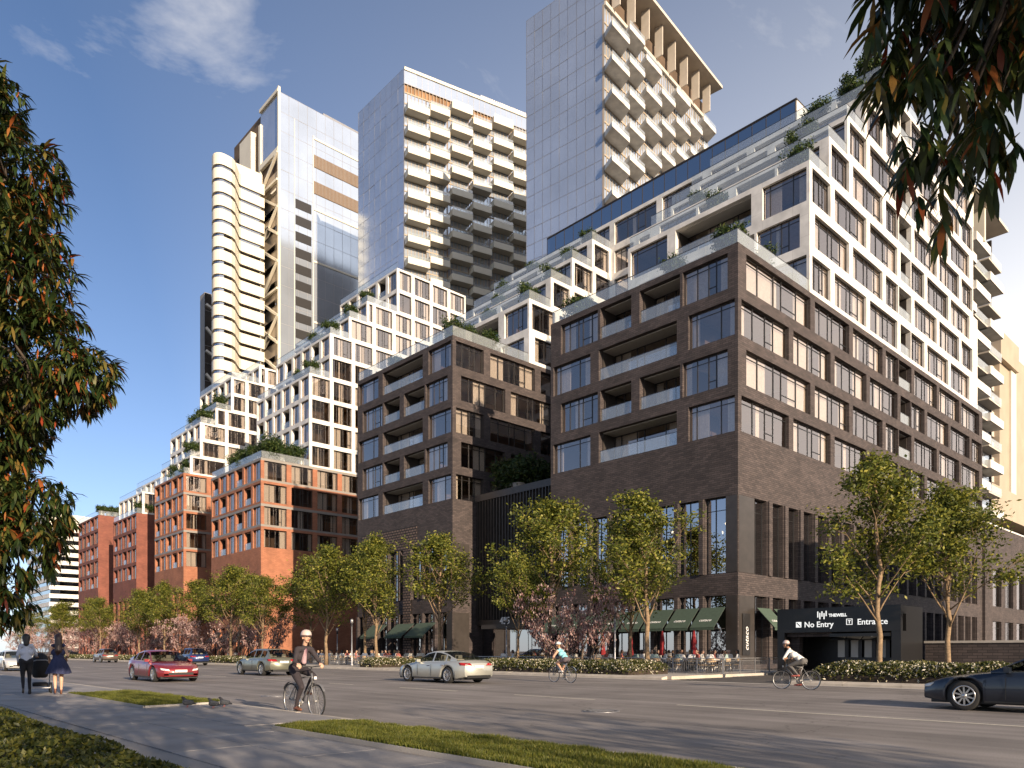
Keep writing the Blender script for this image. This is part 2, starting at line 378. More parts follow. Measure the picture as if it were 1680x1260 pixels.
# paving slabs of the near walk, one by one where they can be told apart
slabs = {}
yy = 4.0
while yy < 46:
    for i, xx in enumerate((3.35, 4.4)):
        key = rnd.randrange(4)
        if key not in slabs:
            m = MB(); m.bbox(.006, 1.044, .006, 1.494, 0, .012+key*.0015, .006); slabs[key] = m.mesh('paving_slab', 'slab_stone')
        meshobj('paving_slab', slabs[key], walk, (xx, yy, .09))
    yy += 1.5
for yy in np.arange(8.2, 46, 1.5):
    if 11.9 < yy < 17.4 or yy > 25.4:
        for xx in (5.45, 6.45):
            meshobj('paving_slab', slabs[int(yy*7+xx) % 4], walk, (xx+.0, yy, .094)).scale = (.95, 1, 1)
# grass islands in the verge
def island(x0, x1, y0, y1, skew, label, n):
    P = [(x0, y0), (x1, y0+skew), (x1, y1+skew*.3), (x0, y1)]
    m = MB(); m.add([(x, y, .10) for x, y in P]+[(x, y, .135) for x, y in P], [(4, 5, 6, 7), (0, 1, 5, 4), (1, 2, 6, 5), (2, 3, 7, 6), (3, 0, 4, 7)])
    bed = tag(m.build('grass_bed', 'verge_soil'), kind='structure')
    e = MB()
    for i in range(4):
        a, b = Vector((*P[i], .12)), Vector((*P[(i+1) % 4], .12)); e.bar(a, b, .035)
    e.build('edging', 'concrete', bed)
    r = np.random.RandomState(n); u, v = r.rand(n), r.rand(n)
    xs = (P[0][0]+u*(P[1][0]-P[0][0])); ya = P[0][1]+u*(P[1][1]-P[0][1]); yb = P[3][1]+u*(P[2][1]-P[3][1]); ys = ya+v*(yb-ya)
    pat = .5+.28*np.sin(xs*3.1+ys*1.7)*np.sin(ys*2.3-xs)+.22*np.sin(xs*9.1)*np.sin(ys*7.3); keep = r.rand(n) < .35+pat; xs, ys, pat = xs[keep], ys[keep], pat[keep]; n = len(xs)
    h = (.03+.05*r.rand(n))*(.6+.8*pat); w = .006+.006*r.rand(n); a = r.rand(n)*6.283; t = (r.rand(n)-.5)*.05; t2 = (r.rand(n)-.5)*.05
    V = np.empty((n, 3, 3)); V[:, 0] = np.stack([xs-np.cos(a)*w, ys-np.sin(a)*w, np.full(n, .134)], 1); V[:, 1] = np.stack([xs+np.cos(a)*w, ys+np.sin(a)*w, np.full(n, .134)], 1)
    V[:, 2] = np.stack([xs+t, ys+t2, .134+h], 1)
    o = tri_obj('grass', V, 'grass_blade'); tag(o, label, 'grass', kind='stuff')
def tri_obj(name, V, mat, parent=None):                     # V: n x k x 3, one polygon each
    n, k = V.shape[:2]; me = bpy.data.meshes.new(name)
    me.vertices.add(n*k); me.vertices.foreach_set('co', V.reshape(-1))
    me.loops.add(n*k); me.loops.foreach_set('vertex_index', np.arange(n*k, dtype=np.int32))
    me.polygons.add(n); me.polygons.foreach_set('loop_start', np.arange(0, n*k, k, dtype=np.int32))
    me.materials.append(M[mat]); me.update(calc_edges=True); me.validate()
    o = bpy.data.objects.new(name, me); return link(o, parent)
island(5.5, 7.4, 18.2, 25.2, .3, 'short green grass in the bed beside the two women with the pram', 60000)
island(5.62, 7.15, 2.6, 11.9, -.2, 'short green grass in the long bed along the near kerb before the cyclist in a suit', 150000)
# far side: pavement, kerbs, driveway, flower beds
far_pave = MB()
far_pave.box(30.45, 46.3, 21.7, 700, -.05, .15); far_pave.box(30.45, 46.3, -60, 15.2, -.05, .15)
tag(far_pave.build('far_pavement', 'concrete'), kind='structure')
sheet('driveway', 30.0, 46.4, 15.2, 21.7, .012, 'asphalt_dark')
sheet('side_ground', 46.3, 160, -60, 27.3, .03, 'pavement')
far_kerb = tag(empty('far_kerb'), kind='structure')
kerbrun(far_kerb, 30.0, 30.45, 21.7, 140, .17, 2.2, .06); kerbrun(far_kerb, 30.0, 30.45, 2, 15.2, .17, 2.2, .06)
m = MB(); m.box(30.0, 30.45, 140, 700, -.05, .16); m.build('kerb_run', 'kerb_stone', far_kerb)
m = MB(); m.box(30.45, 36, 21.45, 21.7, -.05, .17); m.box(30.45, 39.5, 15.2, 15.45, -.05, .17); m.build('kerb_return', 'kerb_stone', far_kerb)
# lane markings (parts of the road)
for (a, b) in ((-6, 11.4), (14.2, 17.6), (20.5, 24.0), (27.4, 29.4), (33.5, 37), (40.5, 44), (47.5, 51), (55, 58.5), (62, 65.5), (70, 73.5)):
    MB().quad((16.36, a, .004), (16.48, a, .004), (16.48, b, .004), (16.36, b, .004)).build('lane_marking', 'lane_paint', road)
for k in range(9):
    a = 31.5+k*9; MB().quad((22.9, a, .004), (23.0, a, .004), (23.0, a+3, .004), (22.9, a+3, .004)).build('lane_marking', 'lane_paint', road)
def manhole(x, y, label):
    t = empty('manhole_cover', (x, y, .004), .3, label, 'manhole cover')
    m = MB(); m.lathe([(.44, 0), (.44, .008), (.37, .008), (.37, 0)], 28); m.build('rim', 'metal_grey', t)
    m = MB(); m.lathe([(.36, 0), (.36, .006), (0.0, .006)], 28)
    m.build('lid', 'bronze', t)
    m = MB()
    for i in range(-4, 5):
        for j in range(-4, 5):
            if i*i+j*j < 17: m.box(i*.075-.024, i*.075+.024, j*.075-.024, j*.075+.024, .006, .013)
    m.build('tread', 'metal_grey', t)
manhole(13.4, 11.4, 'round cast iron manhole cover in the road beside the dashed lane line')
manhole(10.5, 22.1, 'small round manhole cover in the road behind the suited cyclist')
# ================================================================ facades
rb = random.Random(11)
def fbox(mb, face, pl, u0, u1, z0, z1, n0, n1, mi=0):      # n0..n1: metres outside the plane (negative = inside)
    if face == 'X': mb.box(pl-n1, pl-n0, u0, u1, z0, z1, mi)
    else: mb.box(u0, u1, pl-n1, pl-n0, z0, z1, mi)
WCACHE = {}
def divisions(w, style):
    if w < 1.6: return [0, 1]
    if w < 2.6: return [0, .42, 1]
    if style == 0: return [0, .15, .68, 1] if w < 5 else [0, .10, .32, .42, .70, .9, 1]
    if style == 1: return [0, .30, .55, .72, 1] if w < 7.5 else [0, .2, .4, .5, .68, .88, 1]
    return [0, .20, .44, .56, .80, 1]
def window_meshes(w, h, style, top):
    key = (round(w, 1), round(h, 1), style, top)
    if key in WCACHE: return WCACHE[key]
    div = divisions(w, style); f = .055
    m = MB(); m.box(0, w, -.05, .06, 0, f); m.box(0, w, -.05, .06, h-f, h); m.box(0, f, -.05, .06, f, h-f); m.box(w-f, w, -.05, .06, f, h-f)
    for d in div[1:-1]: m.box(d*w-.03, d*w+.03, -.05, .06, f, h-f)
    if top: m.box(f, w-f, -.045, .055, h-top-.02, h-top+.02)
    if len(div) > 4:                                        # an opening light low in one bay
        k = 1+style % (len(div)-2); a, b = div[k]*w+.03, div[k+1]*w-.03
        m.box(a, b, -.042, .052, .62, .67)
    fr = m.mesh('window', 'frame_dark')
    panes = []
    for a, b in zip(div[:-1], div[1:]):
        p = MB(); ww = (b-a)*w; p.box(-ww/2+.02, ww/2-.02, -.008, .008, -h/2+.03, h/2-.03); panes.append(((a+b)/2*w, p.mesh('pane', 'window_glass')))
    cu = []
    for v in range(4):
        rr = random.Random(v*7+style); m = MB(); n = 0
        strips = [(0, rr.uniform(.16, .36)), (1-rr.uniform(.14, .32), 1)] if v < 2 else ([(rr.uniform(.25, .4), rr.uniform(.5, .68))] if v == 2 else [(0, rr.uniform(.4, .55)), (.78, 1)])
        for a, b in strips:
            x = a*w+.05; e = b*w-.05; i = 0; pts = []
            while x <= e: pts.append((x, .13+(.05 if i % 2 else 0))); x += .085; i += 1
            if len(pts) < 2: continue
            vs = [(px, py, .04) for px, py in pts]+[(px, py, h-.04) for px, py in pts]; L = len(pts)
            m.add(vs, [(k, k+1, L+k+1, L+k) for k in range(L-1)], 0, True)
        cu.append(m.mesh('curtain', 'curtain'))
    WCACHE[key] = (fr, panes, cu); return WCACHE[key]
def add_window(b, face, pl, u0, u1, z0, z1, inset=.28, style=0, top=.42, curtain=True, split=True, glassmat=None):
    w, h = u1-u0, z1-z0
    fr, panes, cu = window_meshes(w, h, style, top)
    if face == 'X': o = meshobj('window', fr, b.root, (pl+inset, u1, z0), R(-90))
    else: o = meshobj('window', fr, b.root, (u0, pl+inset, z0))
    if split:
        for cx, me in panes:
            p = meshobj('pane', me, o, (cx, 0, h/2)); p.rotation_euler = (rb.uniform(-.006, .006), 0, rb.uniform(-.012, .012))
    else:
        key = ('one', round(w, 1), round(h, 1), PANE[0])
        if key not in WCACHE: WCACHE[key] = MB().box(.02, w-.02, -.008, .008, .03, h-.03).mesh('pane', PANE[0])
        meshobj('pane', WCACHE[key], o)
    if curtain and rb.random() < .92: meshobj('curtain', cu[rb.randrange(4)], o)
    return o
RC = {}
PANE = ['window_glass']
def rail_panel(b, face, pl, u0, u1, z0, h=1.05, name='railing_panel'):
    w = round(u1-u0, 2); key = (w, h)
    if key not in RC:
        m = MB(); m.box(.01, w-.01, -.008, .008, .03, h-.03); g = m.mesh('railing_panel', 'rail_glass')
        m = MB(); m.box(0, w, -.022, .022, h-.03, h+.005); m.box(0, w, -.03, .03, 0, .05); c = m.mesh('handrail', 'rail_metal')
        RC[key] = (g, c)
    g, c = RC[key]
    if face == 'X': o = meshobj(name, g, b.root, (pl, u1, z0), R(-90))
    else: o = meshobj(name, g, b.root, (u0, pl, z0))
    meshobj('handrail', c, o)
def rail_run(b, face, pl, u0, u1, z, step=2.55, h=1.05):
    n = max(1, round((u1-u0)/step)); s = (u1-u0)/n
    for i in range(n): rail_panel(b, face, pl, u0+i*s, u0+(i+1)*s, z, h)
class Bld:
    def __init__(s, name, label, loc, mats, cat='building', group=None):
        s.root = empty(name, (0, 0, 0), 0, label, cat, group)
        s.mats = mats; s.mb = {m: MB() for m in mats}; s.slab = MB(); s.core = MB(); s.extra = {}
    def m(s, mat):
        if mat not in s.mb: s.mb[mat] = MB()
        return s.mb[mat]
    def finish(s):
        nm = {'dark_brick': 'brick_wall', 'orange_brick': 'brick_wall', 'red_brick': 'brick_wall', 'white_panel': 'white_facade', 'bronze': 'bronze_trim', 'soffit': 'balcony_soffit', 'grey_panel': 'grey_band', 'beige_panel': 'beige_facade'}
        for k, mb in s.mb.items():
            if mb.f: mb.build(nm.get(k, k), k, s.root)
        if s.slab.f: s.slab.build('floor_slabs', ['slab', 'terrace_paving'], s.root)
        if s.core.f: s.core.build('interior_wall', ['interior', 'interior_warm'], s.root)
def one_face(b, face, pl, a0, a1, z0, z1, ops, mat, sill, head, T=.45, style=0, top=.42, corner=None, split=True, inset=.28, curtain=True, dep=1.9, core_d=4.2, bandmat=None):
    mb = b.m(mat); bm_ = b.m(bandmat or mat)
    fbox(bm_, face, pl, a0, a1, z0, z0+sill, -T, 0); fbox(bm_, face, pl, a0, a1, z1-head, z1, -T, 0)
    c = a0; zo, zt = z0+sill, z1-head
    for i, (u0, u1, k) in enumerate(ops):
        if u0 > c+.02: fbox(mb, face, pl, c, u0, zo, zt, -T, 0)
        c = max(c, u1)
        if k == 'W': add_window(b, face, pl, u0, u1, zo, zt, inset, style+(i % 2), top, curtain, split)
        else:
            tr = MB()
            fbox(tr, face, pl, u0-.02, u0+.10, zo, zt, -dep, -T); fbox(tr, face, pl, u1-.10, u1+.02, zo, zt, -dep, -T)
            fbox(tr, face, pl, u0+.10, u1-.10, zt-.06, zt+.1, -dep, -T, 1)
            fbox(tr, face, pl, u0+.10, u1-.10, zo-.15, zo, -dep, -T)
            tr.build('balcony_recess', ['bronze', 'soffit'], b.root)
            add_window(b, face, pl, u0+.10, u1-.10, zo, zt-.06, dep, style, 0, True, split)
            n = max(1, round((u1-u0-.04)/1.6)); s_ = (u1-u0-.04)/n
            for j in range(n): rail_panel(b, face, (pl+.14), u0+.02+j*s_, u0+.02+(j+1)*s_, zo, 1.0)
        # a partition behind the opening's edge
        fbox(b.core, face, pl, u1+.02, u1+.12, zo, zt, -core_d, -T if k == 'W' else -dep-.3)
    if c < a1-.02: fbox(mb, face, pl, c, a1, zo, zt, -T, 0)
def floor(b, z0, z1, X0, X1, Y0, Y1, mat, sx, sy, sill=.38, head=.45, sty=0, split=True, curtain=True, top=.42, inset=.28, side_to=None, bandmat=None, warm=None, core=True):
    T = .45
    if sx is not None: one_face(b, 'X', X0, Y0, Y1, z0, z1, sx, mat, sill, head, T, sty, top, split=split, inset=inset, curtain=curtain, bandmat=bandmat)
    if sy is not None: one_face(b, 'Y', Y0, X0+T, X1, z0, z1, sy, mat, sill, head, T, sty+1, top, split=split, inset=inset, curtain=curtain, bandmat=bandmat)
    if sx and sy and sx[0][0] < Y0+.5 and sy[0][0] < X0+.5:
        MB().box(X0+.06, X0+.24, Y0+.06, Y0+.24, z0+sill, z1-head).build('corner_post', 'bronze', b.root)
    b.slab.box(X0+T, X1-.05, Y0+T, Y1-.05, z1-.30, z1-.04, 0)
    b.m(mat).box(X0+T, X1, Y1-.04, Y1, z0, z1)
    if core: b.core.box(X0+4.2, X1-.3, Y0+4.2, Y1-.3, z0, z1-.30, (rb.random() < .6) if warm is None else warm)
def clipops(ops, lo, hi, edge=.25, mn=1.0):
    o = []
    for u0, u1, k in ops:
        a, c = max(u0, lo+edge) if u0 < lo+edge else u0, min(u1, hi)
        if c-a >= mn: o.append((a, c, k))
    return o
def street_ops(Y0, t):
    A = [(.8, 4.5, 'W'), (4.72, 8.4, 'B'), (9.2, 12.35, 'B'), (12.6, 16.7, 'W')]; Bp = [(.25, 4.0, 'W'), (5.0, 12.5, 'B'), (13.4, 17.6, 'W')]
    return [(Y0+a, Y0+c, k) for a, c, k in (A if t == 'A' else Bp)]
def side_ops(X0, X1, t, first):
    ops = []
    if t == 'A':
        if first: ops.append((47.6, 57.25, 'W'))
        for k in range(0, 7):
            a = 58.0+7.1*k
            if k == 2: ops += [(a, a+3.0, 'W'), (a+3.15, a+6.35, 'B')]
            else: ops.append((a, a+6.35, 'W'))
    else:
        if first: ops.append((46.75, 53.75, 'W'))
        for k in range(0, 7):
            a = 54.45+7.1*k
            if k == 3: ops += [(a, a+2.6, 'B'), (a+2.75, a+6.35, 'W')]
            else: ops.append((a, a+6.35, 'W'))
    return clipops(ops, X0, X1-.25)
def base_levels(b, X0, X1, Y0, Y1, mat, zt, side=True, sidepitch=2.4, ylen=None):
    # ground floor and tall first floor under a deep blank band
    sx = []; u = Y0+.95
    while u+1.7 < Y1-.3: sx.append((u, u+1.7, 'W')); u += 2.12
    sy = []
    if side:
        u = X0+2.2
        while u+1.9 < X1-.5: sy.append((u, u+1.75, 'W')); u += sidepitch
    PANE[0] = 'dark_glass'
    floor(b, .10, 6.8, X0, X1, Y0, Y1, mat, sx, sy, .35, 1.5, split=False, curtain=False, top=1.0, inset=.38, warm=0)
    floor(b, 6.8, zt, X0, X1, Y0, Y1, mat, sx, sy, .03, zt-12.2, split=False, curtain=False, top=.9, inset=.40, warm=0)
    PANE[0] = 'window_glass'
    # dark metal corner panels between the corner and the first pier
    for (z0, z1) in ((.45, 5.25), (6.85, 12.15)):
        MB().box(X0-.02, X0+.03, Y0+.05, Y0+.93, z0, z1).build('corner_panel', 'bronze', b.root); MB().box(X0+.1, X0+2.15, Y0-.02, Y0+.03, z0, z1).build('corner_panel', 'bronze', b.root)
    # brick fins stand proud of the openings
    for (z0, z1) in ((.10, 5.3), (6.83, 12.2)):
        for a, c, k in sx: MB().box(X0-.16, X0-.003, c+.04, c+.38, z0, z1).build('brick_fin', mat, b.root)
        for a, c, k in sy: MB().box(c+.06, c+.54, Y0-.16, Y0-.003, z0, z1).build('brick_fin', mat, b.root)
    return sx, sy

# ---------------------------------------------------------------- dark brick building with white stepped terraces (on the corner)
F1 = Bld('stepped_brick_building', 'dark brick corner building with white stepped upper floors beside the parking entrance', (0, 0, 0), ['dark_brick', 'white_panel'])
BX, Y0, Y1 = 46.5, 27.3, 45.2
sx1, sy1 = base_levels(F1, BX, 101, Y0, Y1, 'dark_brick', 16.2)
FH = 3.325
for i, t in enumerate('BABA'):
    z0 = 16.2+i*FH
    floor(F1, z0, z0+FH, BX, 101, Y0, Y1, 'dark_brick', street_ops(Y0, t), side_ops(BX, 101, t, True), sty=i % 2)
ZB = 16.2+4*FH
WH = 3.45
tiers = [57.1, 57.1, 57.1, 60.5, 64.0, 67.5, 71.0]
for i, t in enumerate('BABABAB'):
    z0 = ZB+i*WH; X0 = tiers[i]
    floor(F1, z0, z0+WH, X0, 97.6 if i > 2 else 99.2, Y0, Y1, 'white_panel', street_ops(Y0, t), side_ops(X0, 97.6, t, False), sill=.36, head=.42, sty=i % 2)
ZT = ZB+7*WH
def terrace(b, X0, Xn, Y0, Y1, z):
    b.slab.box(X0+.45, Xn, Y0+.45, Y1-.05, z-.04, z-.015, 1)
    rail_run(b, 'X', X0+.12, Y0+.1, Y1-.1, z); rail_run(b, 'Y', Y0+.12, X0+.15, Xn, z)
terrace(F1, BX, tiers[0], Y0, Y1, ZB)
for i in range(2, 6): terrace(F1, tiers[i], tiers[i+1], Y0, Y1, ZB+(i+1)*WH)
rail_run(F1, 'X', 71.12, Y0+.1, Y1-.1, ZT); rail_run(F1, 'Y', Y0+.12, 71.2, 97.4, ZT)
# wall at the back of the court between the two wings
for i, t in enumerate('BABA'+'BABABAB'):
    z0 = 16.2+i*FH if i < 4 else ZB+(i-4)*WH; z1 = z0+(FH if i < 4 else WH)
    ops = [(46.0, 51.3, 'W'), (52.1, 58.3, 'W')] if t == 'B' else [(45.6, 48.6, 'W'), (49.4, 54.6, 'B'), (55.4, 58.3, 'W')]
    one_face(F1, 'X', 71.0, 45.2, 58.8, z0, z1, ops, 'white_panel' if i > 3 else 'dark_brick', .36, .42, style=i % 2, split=i > 5)
    F1.slab.box(71.45, 97, 45.2, 58.8, z1-.3, z1-.04, 0); F1.core.box(75.2, 97, 45.2, 58.8, z0, z1-.3, i % 2)
# glass rooftop storey
ph = F1
px0, py0, py1, pz0, pz1 = 75.0, 37.4, 73.6, ZT+.02, 58.9
ph.m('grey_panel').box(px0+.25, 95, py0+.25, py1-.25, pz0, pz1-.2)
ph.m('white_panel').box(px0+.15, 95.2, py0-.1, py0+.2, pz0, pz1)
nP = 22; sP = (py1-py0)/nP; hP = (pz1-pz0-.1)/2
gm = MB().box(0, .03, .03, sP-.03, .03, hP-.03).mesh('glass_panel', 'blue_glass')
for r in range(2):
    for c in range(nP): meshobj('glass_panel', gm, ph.root, (px0, py0+c*sP, pz0+r*hP)).rotation_euler = (rb.uniform(-.003, .003), rb.uniform(-.003, .003), rb.uniform(-.006, .006))
for c in range(nP+1): ph.m('bronze').box(px0-.03, px0+.12, py0+c*sP-.035, py0+c*sP+.035, pz0, pz1)
for r in range(3): ph.m('bronze').box(px0-.02, px0+.11, py0, py1, pz0+r*hP-.04, pz0+r*hP+.04)
ph.m('bronze').box(px0-.05, 95.3, py0-.15, py1, pz1, pz1+.12)
# low wing along the side street
ops = [(104+5.2*k, 104+5.2*k+3.6, 'W') for k in range(9)]
one_face(F1, 'Y', 27.0, 101.02, 152, .1, 6.6, ops, 'dark_brick', .5, 1.6, split=False, curtain=False, top=.8)
one_face(F1, 'Y', 27.0, 101.02, 152, 6.6, 16.5, ops, 'dark_brick', .2, 5.2, split=False, curtain=False, top=.8)
F1.core.box(101.5, 152, 31, 45, .1, 16.2, 0); F1.slab.box(101.5, 152, 27.45, 45, 16.2, 16.45, 0); F1.slab.box(101.5, 152, 27.45, 31, 5.4, 5.8, 0)
F1.m('white_panel').box(101, 152, 26.95, 27.5, 16.5, 16.68)
# lobby with bronze fins between the wings
F1.slab.box(50.0, 71, 45.2, 58.8, 16.8, 17.1, 1)
lk = MB()
MB().box(49.5, 50.0, 45.2, 58.8, 16.6, 17.25).build('lobby_cornice', 'bronze', F1.root); lk.box(49.6, 50.0, 45.2, 58.8, 4.0, 4.5)
F1.core.box(53.5, 54, 45.2, 58.8, .1, 16.8, 0)
gm = MB().box(0, .03, .04, 1.66, .05, 11.9).mesh('glass_panel', 'dark_glass'); fm = MB().box(0, .32, -.045, .045, 0, 12.1).mesh('fin', 'bronze')
gm2 = MB().box(0, .03, .04, 1.66, .02, 3.8).mesh('glass_panel', 'dark_glass')
for k in range(8):
    meshobj('glass_panel', gm, F1.root, (49.85, 45.2+k*1.7, 4.55)); meshobj('glass_panel', gm2, F1.root, (50.4, 45.2+k*1.7, .15))
for k in range(32): meshobj('fin', fm, F1.root, (49.5, 45.4+k*.425, 4.5))
lk.build('lobby_frame', 'bronze', F1.root); MB().box(48.2, 50.4, 50.2, 56.4, 3.55, 3.95).build('entrance_canopy', 'bronze', F1.root)
F1.finish()

# ---------------------------------------------------------------- second wing
F2 = Bld('stepped_brick_building', 'dark brick building with white stepped upper floors next to the bronze finned lobby', (0, 0, 0), ['dark_brick', 'white_panel'])
Y0, Y1 = 58.8, 76.6
sx2, _ = base_levels(F2, BX, 71, Y0, Y1, 'dark_brick', 16.2, side=False)
for k, z in ((0, 16.2),):
    pass
for i, t in enumerate('BABAB'):
    z0 = 16.2+i*FH
    so = [(51.9, 57.6, 'W'), (58.4, 64.3, 'W'), (65.1, 70.6, 'W')] if t == 'B' else [(47.6, 53.6, 'W'), (54.4, 60.6, 'W'), (61.4, 67.6, 'W')]
    if t == 'B': so = [(46.75, 50.6, 'W'), (51.5, 58.0, 'W'), (58.9, 65.0, 'W'), (65.9, 70.6, 'W')]
    floor(F2, z0, z0+FH, BX, 71, Y0, Y1, 'dark_brick', street_ops(Y0, t), so, sty=i % 2)
ZB2 = 16.2+5*FH
for i, (zt, X0) in enumerate(((ZB2+WH, 57.1), (ZB+3*WH, 57.1), (ZB+4*WH, 60.5), (ZB+5*WH, 64.0), (ZB+6*WH, 67.5), (ZT, 71.0))):
    z0 = zt-WH if i != 1 else ZB2+WH
    t = 'ABABAB'[i]
    so = clipops([(58.0, 63.6, 'W'), (64.4, 70.6, 'W')] if t == 'A' else [(57.3, 61.2, 'W'), (61.9, 67.6, 'W'), (68.2, 70.8, 'W')], X0, 70.9)
    floor(F2, z0, zt, X0, 71 if X0 < 71 else 97, Y0, Y1, 'white_panel', street_ops(Y0, t), so if X0 < 71 else [], sill=.36, head=.42, sty=i % 2)
terrace(F2, BX, 57.1, Y0, Y1, ZB2)
for a, c, z in ((57.1, 60.5, ZB+3*WH), (60.5, 64, ZB+4*WH), (64, 67.5, ZB+5*WH), (67.5, 71, ZB+6*WH)): terrace(F2, a, c, Y0, Y1, z)
# brick lattice screens on the street side
F2.m('lattice_brick').box(BX-.05, BX-.004, Y0+6, Y1-1.0, 12.25, 14.6)
F2.m('lattice_brick').box(BX-.20, BX-.165, Y0+6.9, Y0+8.3, 0.2, 12.2); F2.m('lattice_brick').box(BX-.20, BX-.165, Y0+14.2, Y0+15.6, 0.2, 12.2)
F2.finish()

# ---------------------------------------------------------------- orange and red brick wings farther along the street
def grid_ops(a, b, pitch, pier, kinds='W', edge=.3):
    n = max(1, int((b-a-2*edge+pier)/pitch)); s = (b-a-2*edge+pier)/n
    return [(a+edge+i*s, a+edge+(i+1)*s-pier, kinds[i % len(kinds)]) for i in range(n)]
def wing(label, Y0, Y1, zb, rows, fh, mat, tiers, X1=76, plain_end=None, whitemat='white_panel'):
    b = Bld('brick_wing', label, (0, 0, 0), [mat, 'white_panel'])
    z = 16.0
    # base with tall brick piers
    sx = grid_ops(Y0, Y1, 2.9, 1.1)
    floor(b, .1, 6.4, BX, X1, Y0, Y1, mat, sx, [], .2, 1.4, split=False, curtain=False, top=.8, inset=.5, warm=0)
    floor(b, 6.4, zb, BX, X1, Y0, Y1, mat, sx, [], .2, zb-11.6, split=False, curtain=False, top=.8, inset=.5, warm=0)
    for i in range(rows):
        z0 = zb+i*fh
        so = grid_ops(BX+.2, X1, 4.1, .75, 'W') if not plain_end else [(BX+plain_end+.5+3.6*k, BX+plain_end+.5+3.6*k+3.2, 'W') for k in range(5)]
        if not plain_end and i % 2 == 0: so[0] = (BX+.25, so[0][1], 'W')
        sxx = grid_ops(Y0, Y1, 3.0, .62, 'WWB' if i % 2 else 'WBW')
        if not plain_end and i % 2 == 0: sxx[0] = (Y0+.25, sxx[0][1], 'W')
        floor(b, z0, z0+fh, BX, X1, Y0, Y1, mat, sxx, so, .30, .36, sty=i % 2, split=False, top=0, bandmat=('grey_panel' if i % 2 else mat) if not plain_end else None)
    zt = zb+rows*fh; prevX = BX; b_top = zt
    for (X0, ztop, n) in tiers:
        rail_run(b, 'X', prevX+.12, Y0+.1, Y1-.1, zt, 3.0); rail_run(b, 'Y', Y0+.12, prevX+.15, X0, zt, 3.0)
        b.slab.box(prevX+.45, X0, Y0+.45, Y1-.05, zt-.04, zt-.015, 1)
        h = (ztop-zt)/n
        for i in range(n):
            z0 = zt+i*h
            sxx = grid_ops(Y0, Y1, 3.0, .7, 'WBWWB' if i % 2 else 'WWB'); so = clipops(grid_ops(54, X1, 3.4, .62), X0, X1)
            so = [o for o in so if o[0] > X0-.3]
            if so and so[0][0]-X0 > 1.6: so = [(X0+.25 if i % 2 == 0 else X0+.8, so[0][0]-.6, 'W')]+so
            if so and i % 2 == 0: so[0] = (X0+.25, so[0][1], 'W'); sxx[0] = (Y0+.25, sxx[0][1], 'W')
            floor(b, z0, z0+h, X0, X1, Y0, Y1, whitemat, sxx, so, .30, .34, sty=i % 2, split=False, top=0)
        zt = ztop; prevX = X0
    rail_run(b, 'X', prevX+.12, Y0+.1, Y1-.1, zt, 3.0)
    b.finish(); return b
wing('orange brick grid building with tall white stepped floors above it', 102.5, 120.7, 15.9, 4, 3.25, 'orange_brick',
     [(54.0, 42.8, 4), (57.4, 49.7, 2), (60.7, 53.2, 1), (63.9, 56.6, 1), (69.6, 63.8, 2)], 84)
wing('orange brick building with glazed corner bays and white terraces stepping back', 133, 148, 15.7, 5, 3.26, 'orange_brick',
     [(47.6, 35.2, 1), (49.3, 41.3, 2), (52.0, 44.4, 1), (54.8, 50.6, 2), (60, 53.8, 1)], 80)
wing('narrow red brick building with blank end wall and one white storey above', 158.8, 174.4, 15.4, 4, 3.3, 'red_brick', [(47.6, 33.0, 1), (51, 36.4, 1)], 76, plain_end=4.2)
wing('farthest red brick building with blank end wall and planted flat roof', 186, 203, 15.3, 5, 3.3, 'red_brick', [(56, 35.2, 1)], 76, plain_end=5.0)
# ================================================================ towers behind
rt = random.Random(5)
def vframe(P, Q):
    P, Q = Vector((*P, 0)), Vector((*Q, 0)); u = (Q-P); L = u.length; u.normalize(); n = Vector((u.y, -u.x, 0))   # n points to the viewer's side
    return P, u, n, L
def vmat(P, u, n): return Matrix(((u.x, -n.x, 0, P.x), (u.y, -n.y, 0, P.y), (0, 0, 1, 0), (0, 0, 0, 1)))   # local y points inwards
def curtain_wall(root, P, Q, z0, z1, fh, cols, mat='tower_glass', jit=.004, mull='metal_grey', spandrel=.0):
    P, u, n, L = vframe(P, Q); rows = max(1, round((z1-z0)/fh)); h = (z1-z0)/rows; w = L/cols
    me = MB().box(.05, w-.05, 0, .04, .06, h-.06).mesh('glass_panel', mat); X = vmat(P, u, n)
    for r in range(rows):
        for c in range(cols):
            o = meshobj('glass_panel', me, root)
            o.matrix_local = X @ Matrix.Translation((c*w, -.03, z0+r*h)) @ Euler((rt.gauss(0, jit), 0, rt.gauss(0, jit))).to_matrix().to_4x4()
    m = MB()
    for r in range(rows+1): m.box(0, L, -.02, .10, z0+r*h-.07, z0+r*h+.07)
    for c in range(cols+1): m.box(c*w-.045, c*w+.045, -.04, .10, z0, z1)
    o = m.build('mullions', mull, root); o.matrix_local = X
def prism(root, name, pts, z0, z1, mat, inset=0):
    m = MB(); n = len(pts); c = Vector((sum(p[0] for p in pts)/n, sum(p[1] for p in pts)/n))
    pp = [Vector(p)+(c-Vector(p)).normalized()*inset for p in pts]
    m.add([(p.x, p.y, z0) for p in pp]+[(p.x, p.y, z1) for p in pp], [tuple(range(n-1, -1, -1)), tuple(range(n, 2*n))]+[(i, (i+1) % n, n+(i+1) % n, n+i) for i in range(n)])
    return m.build(name, mat, root)
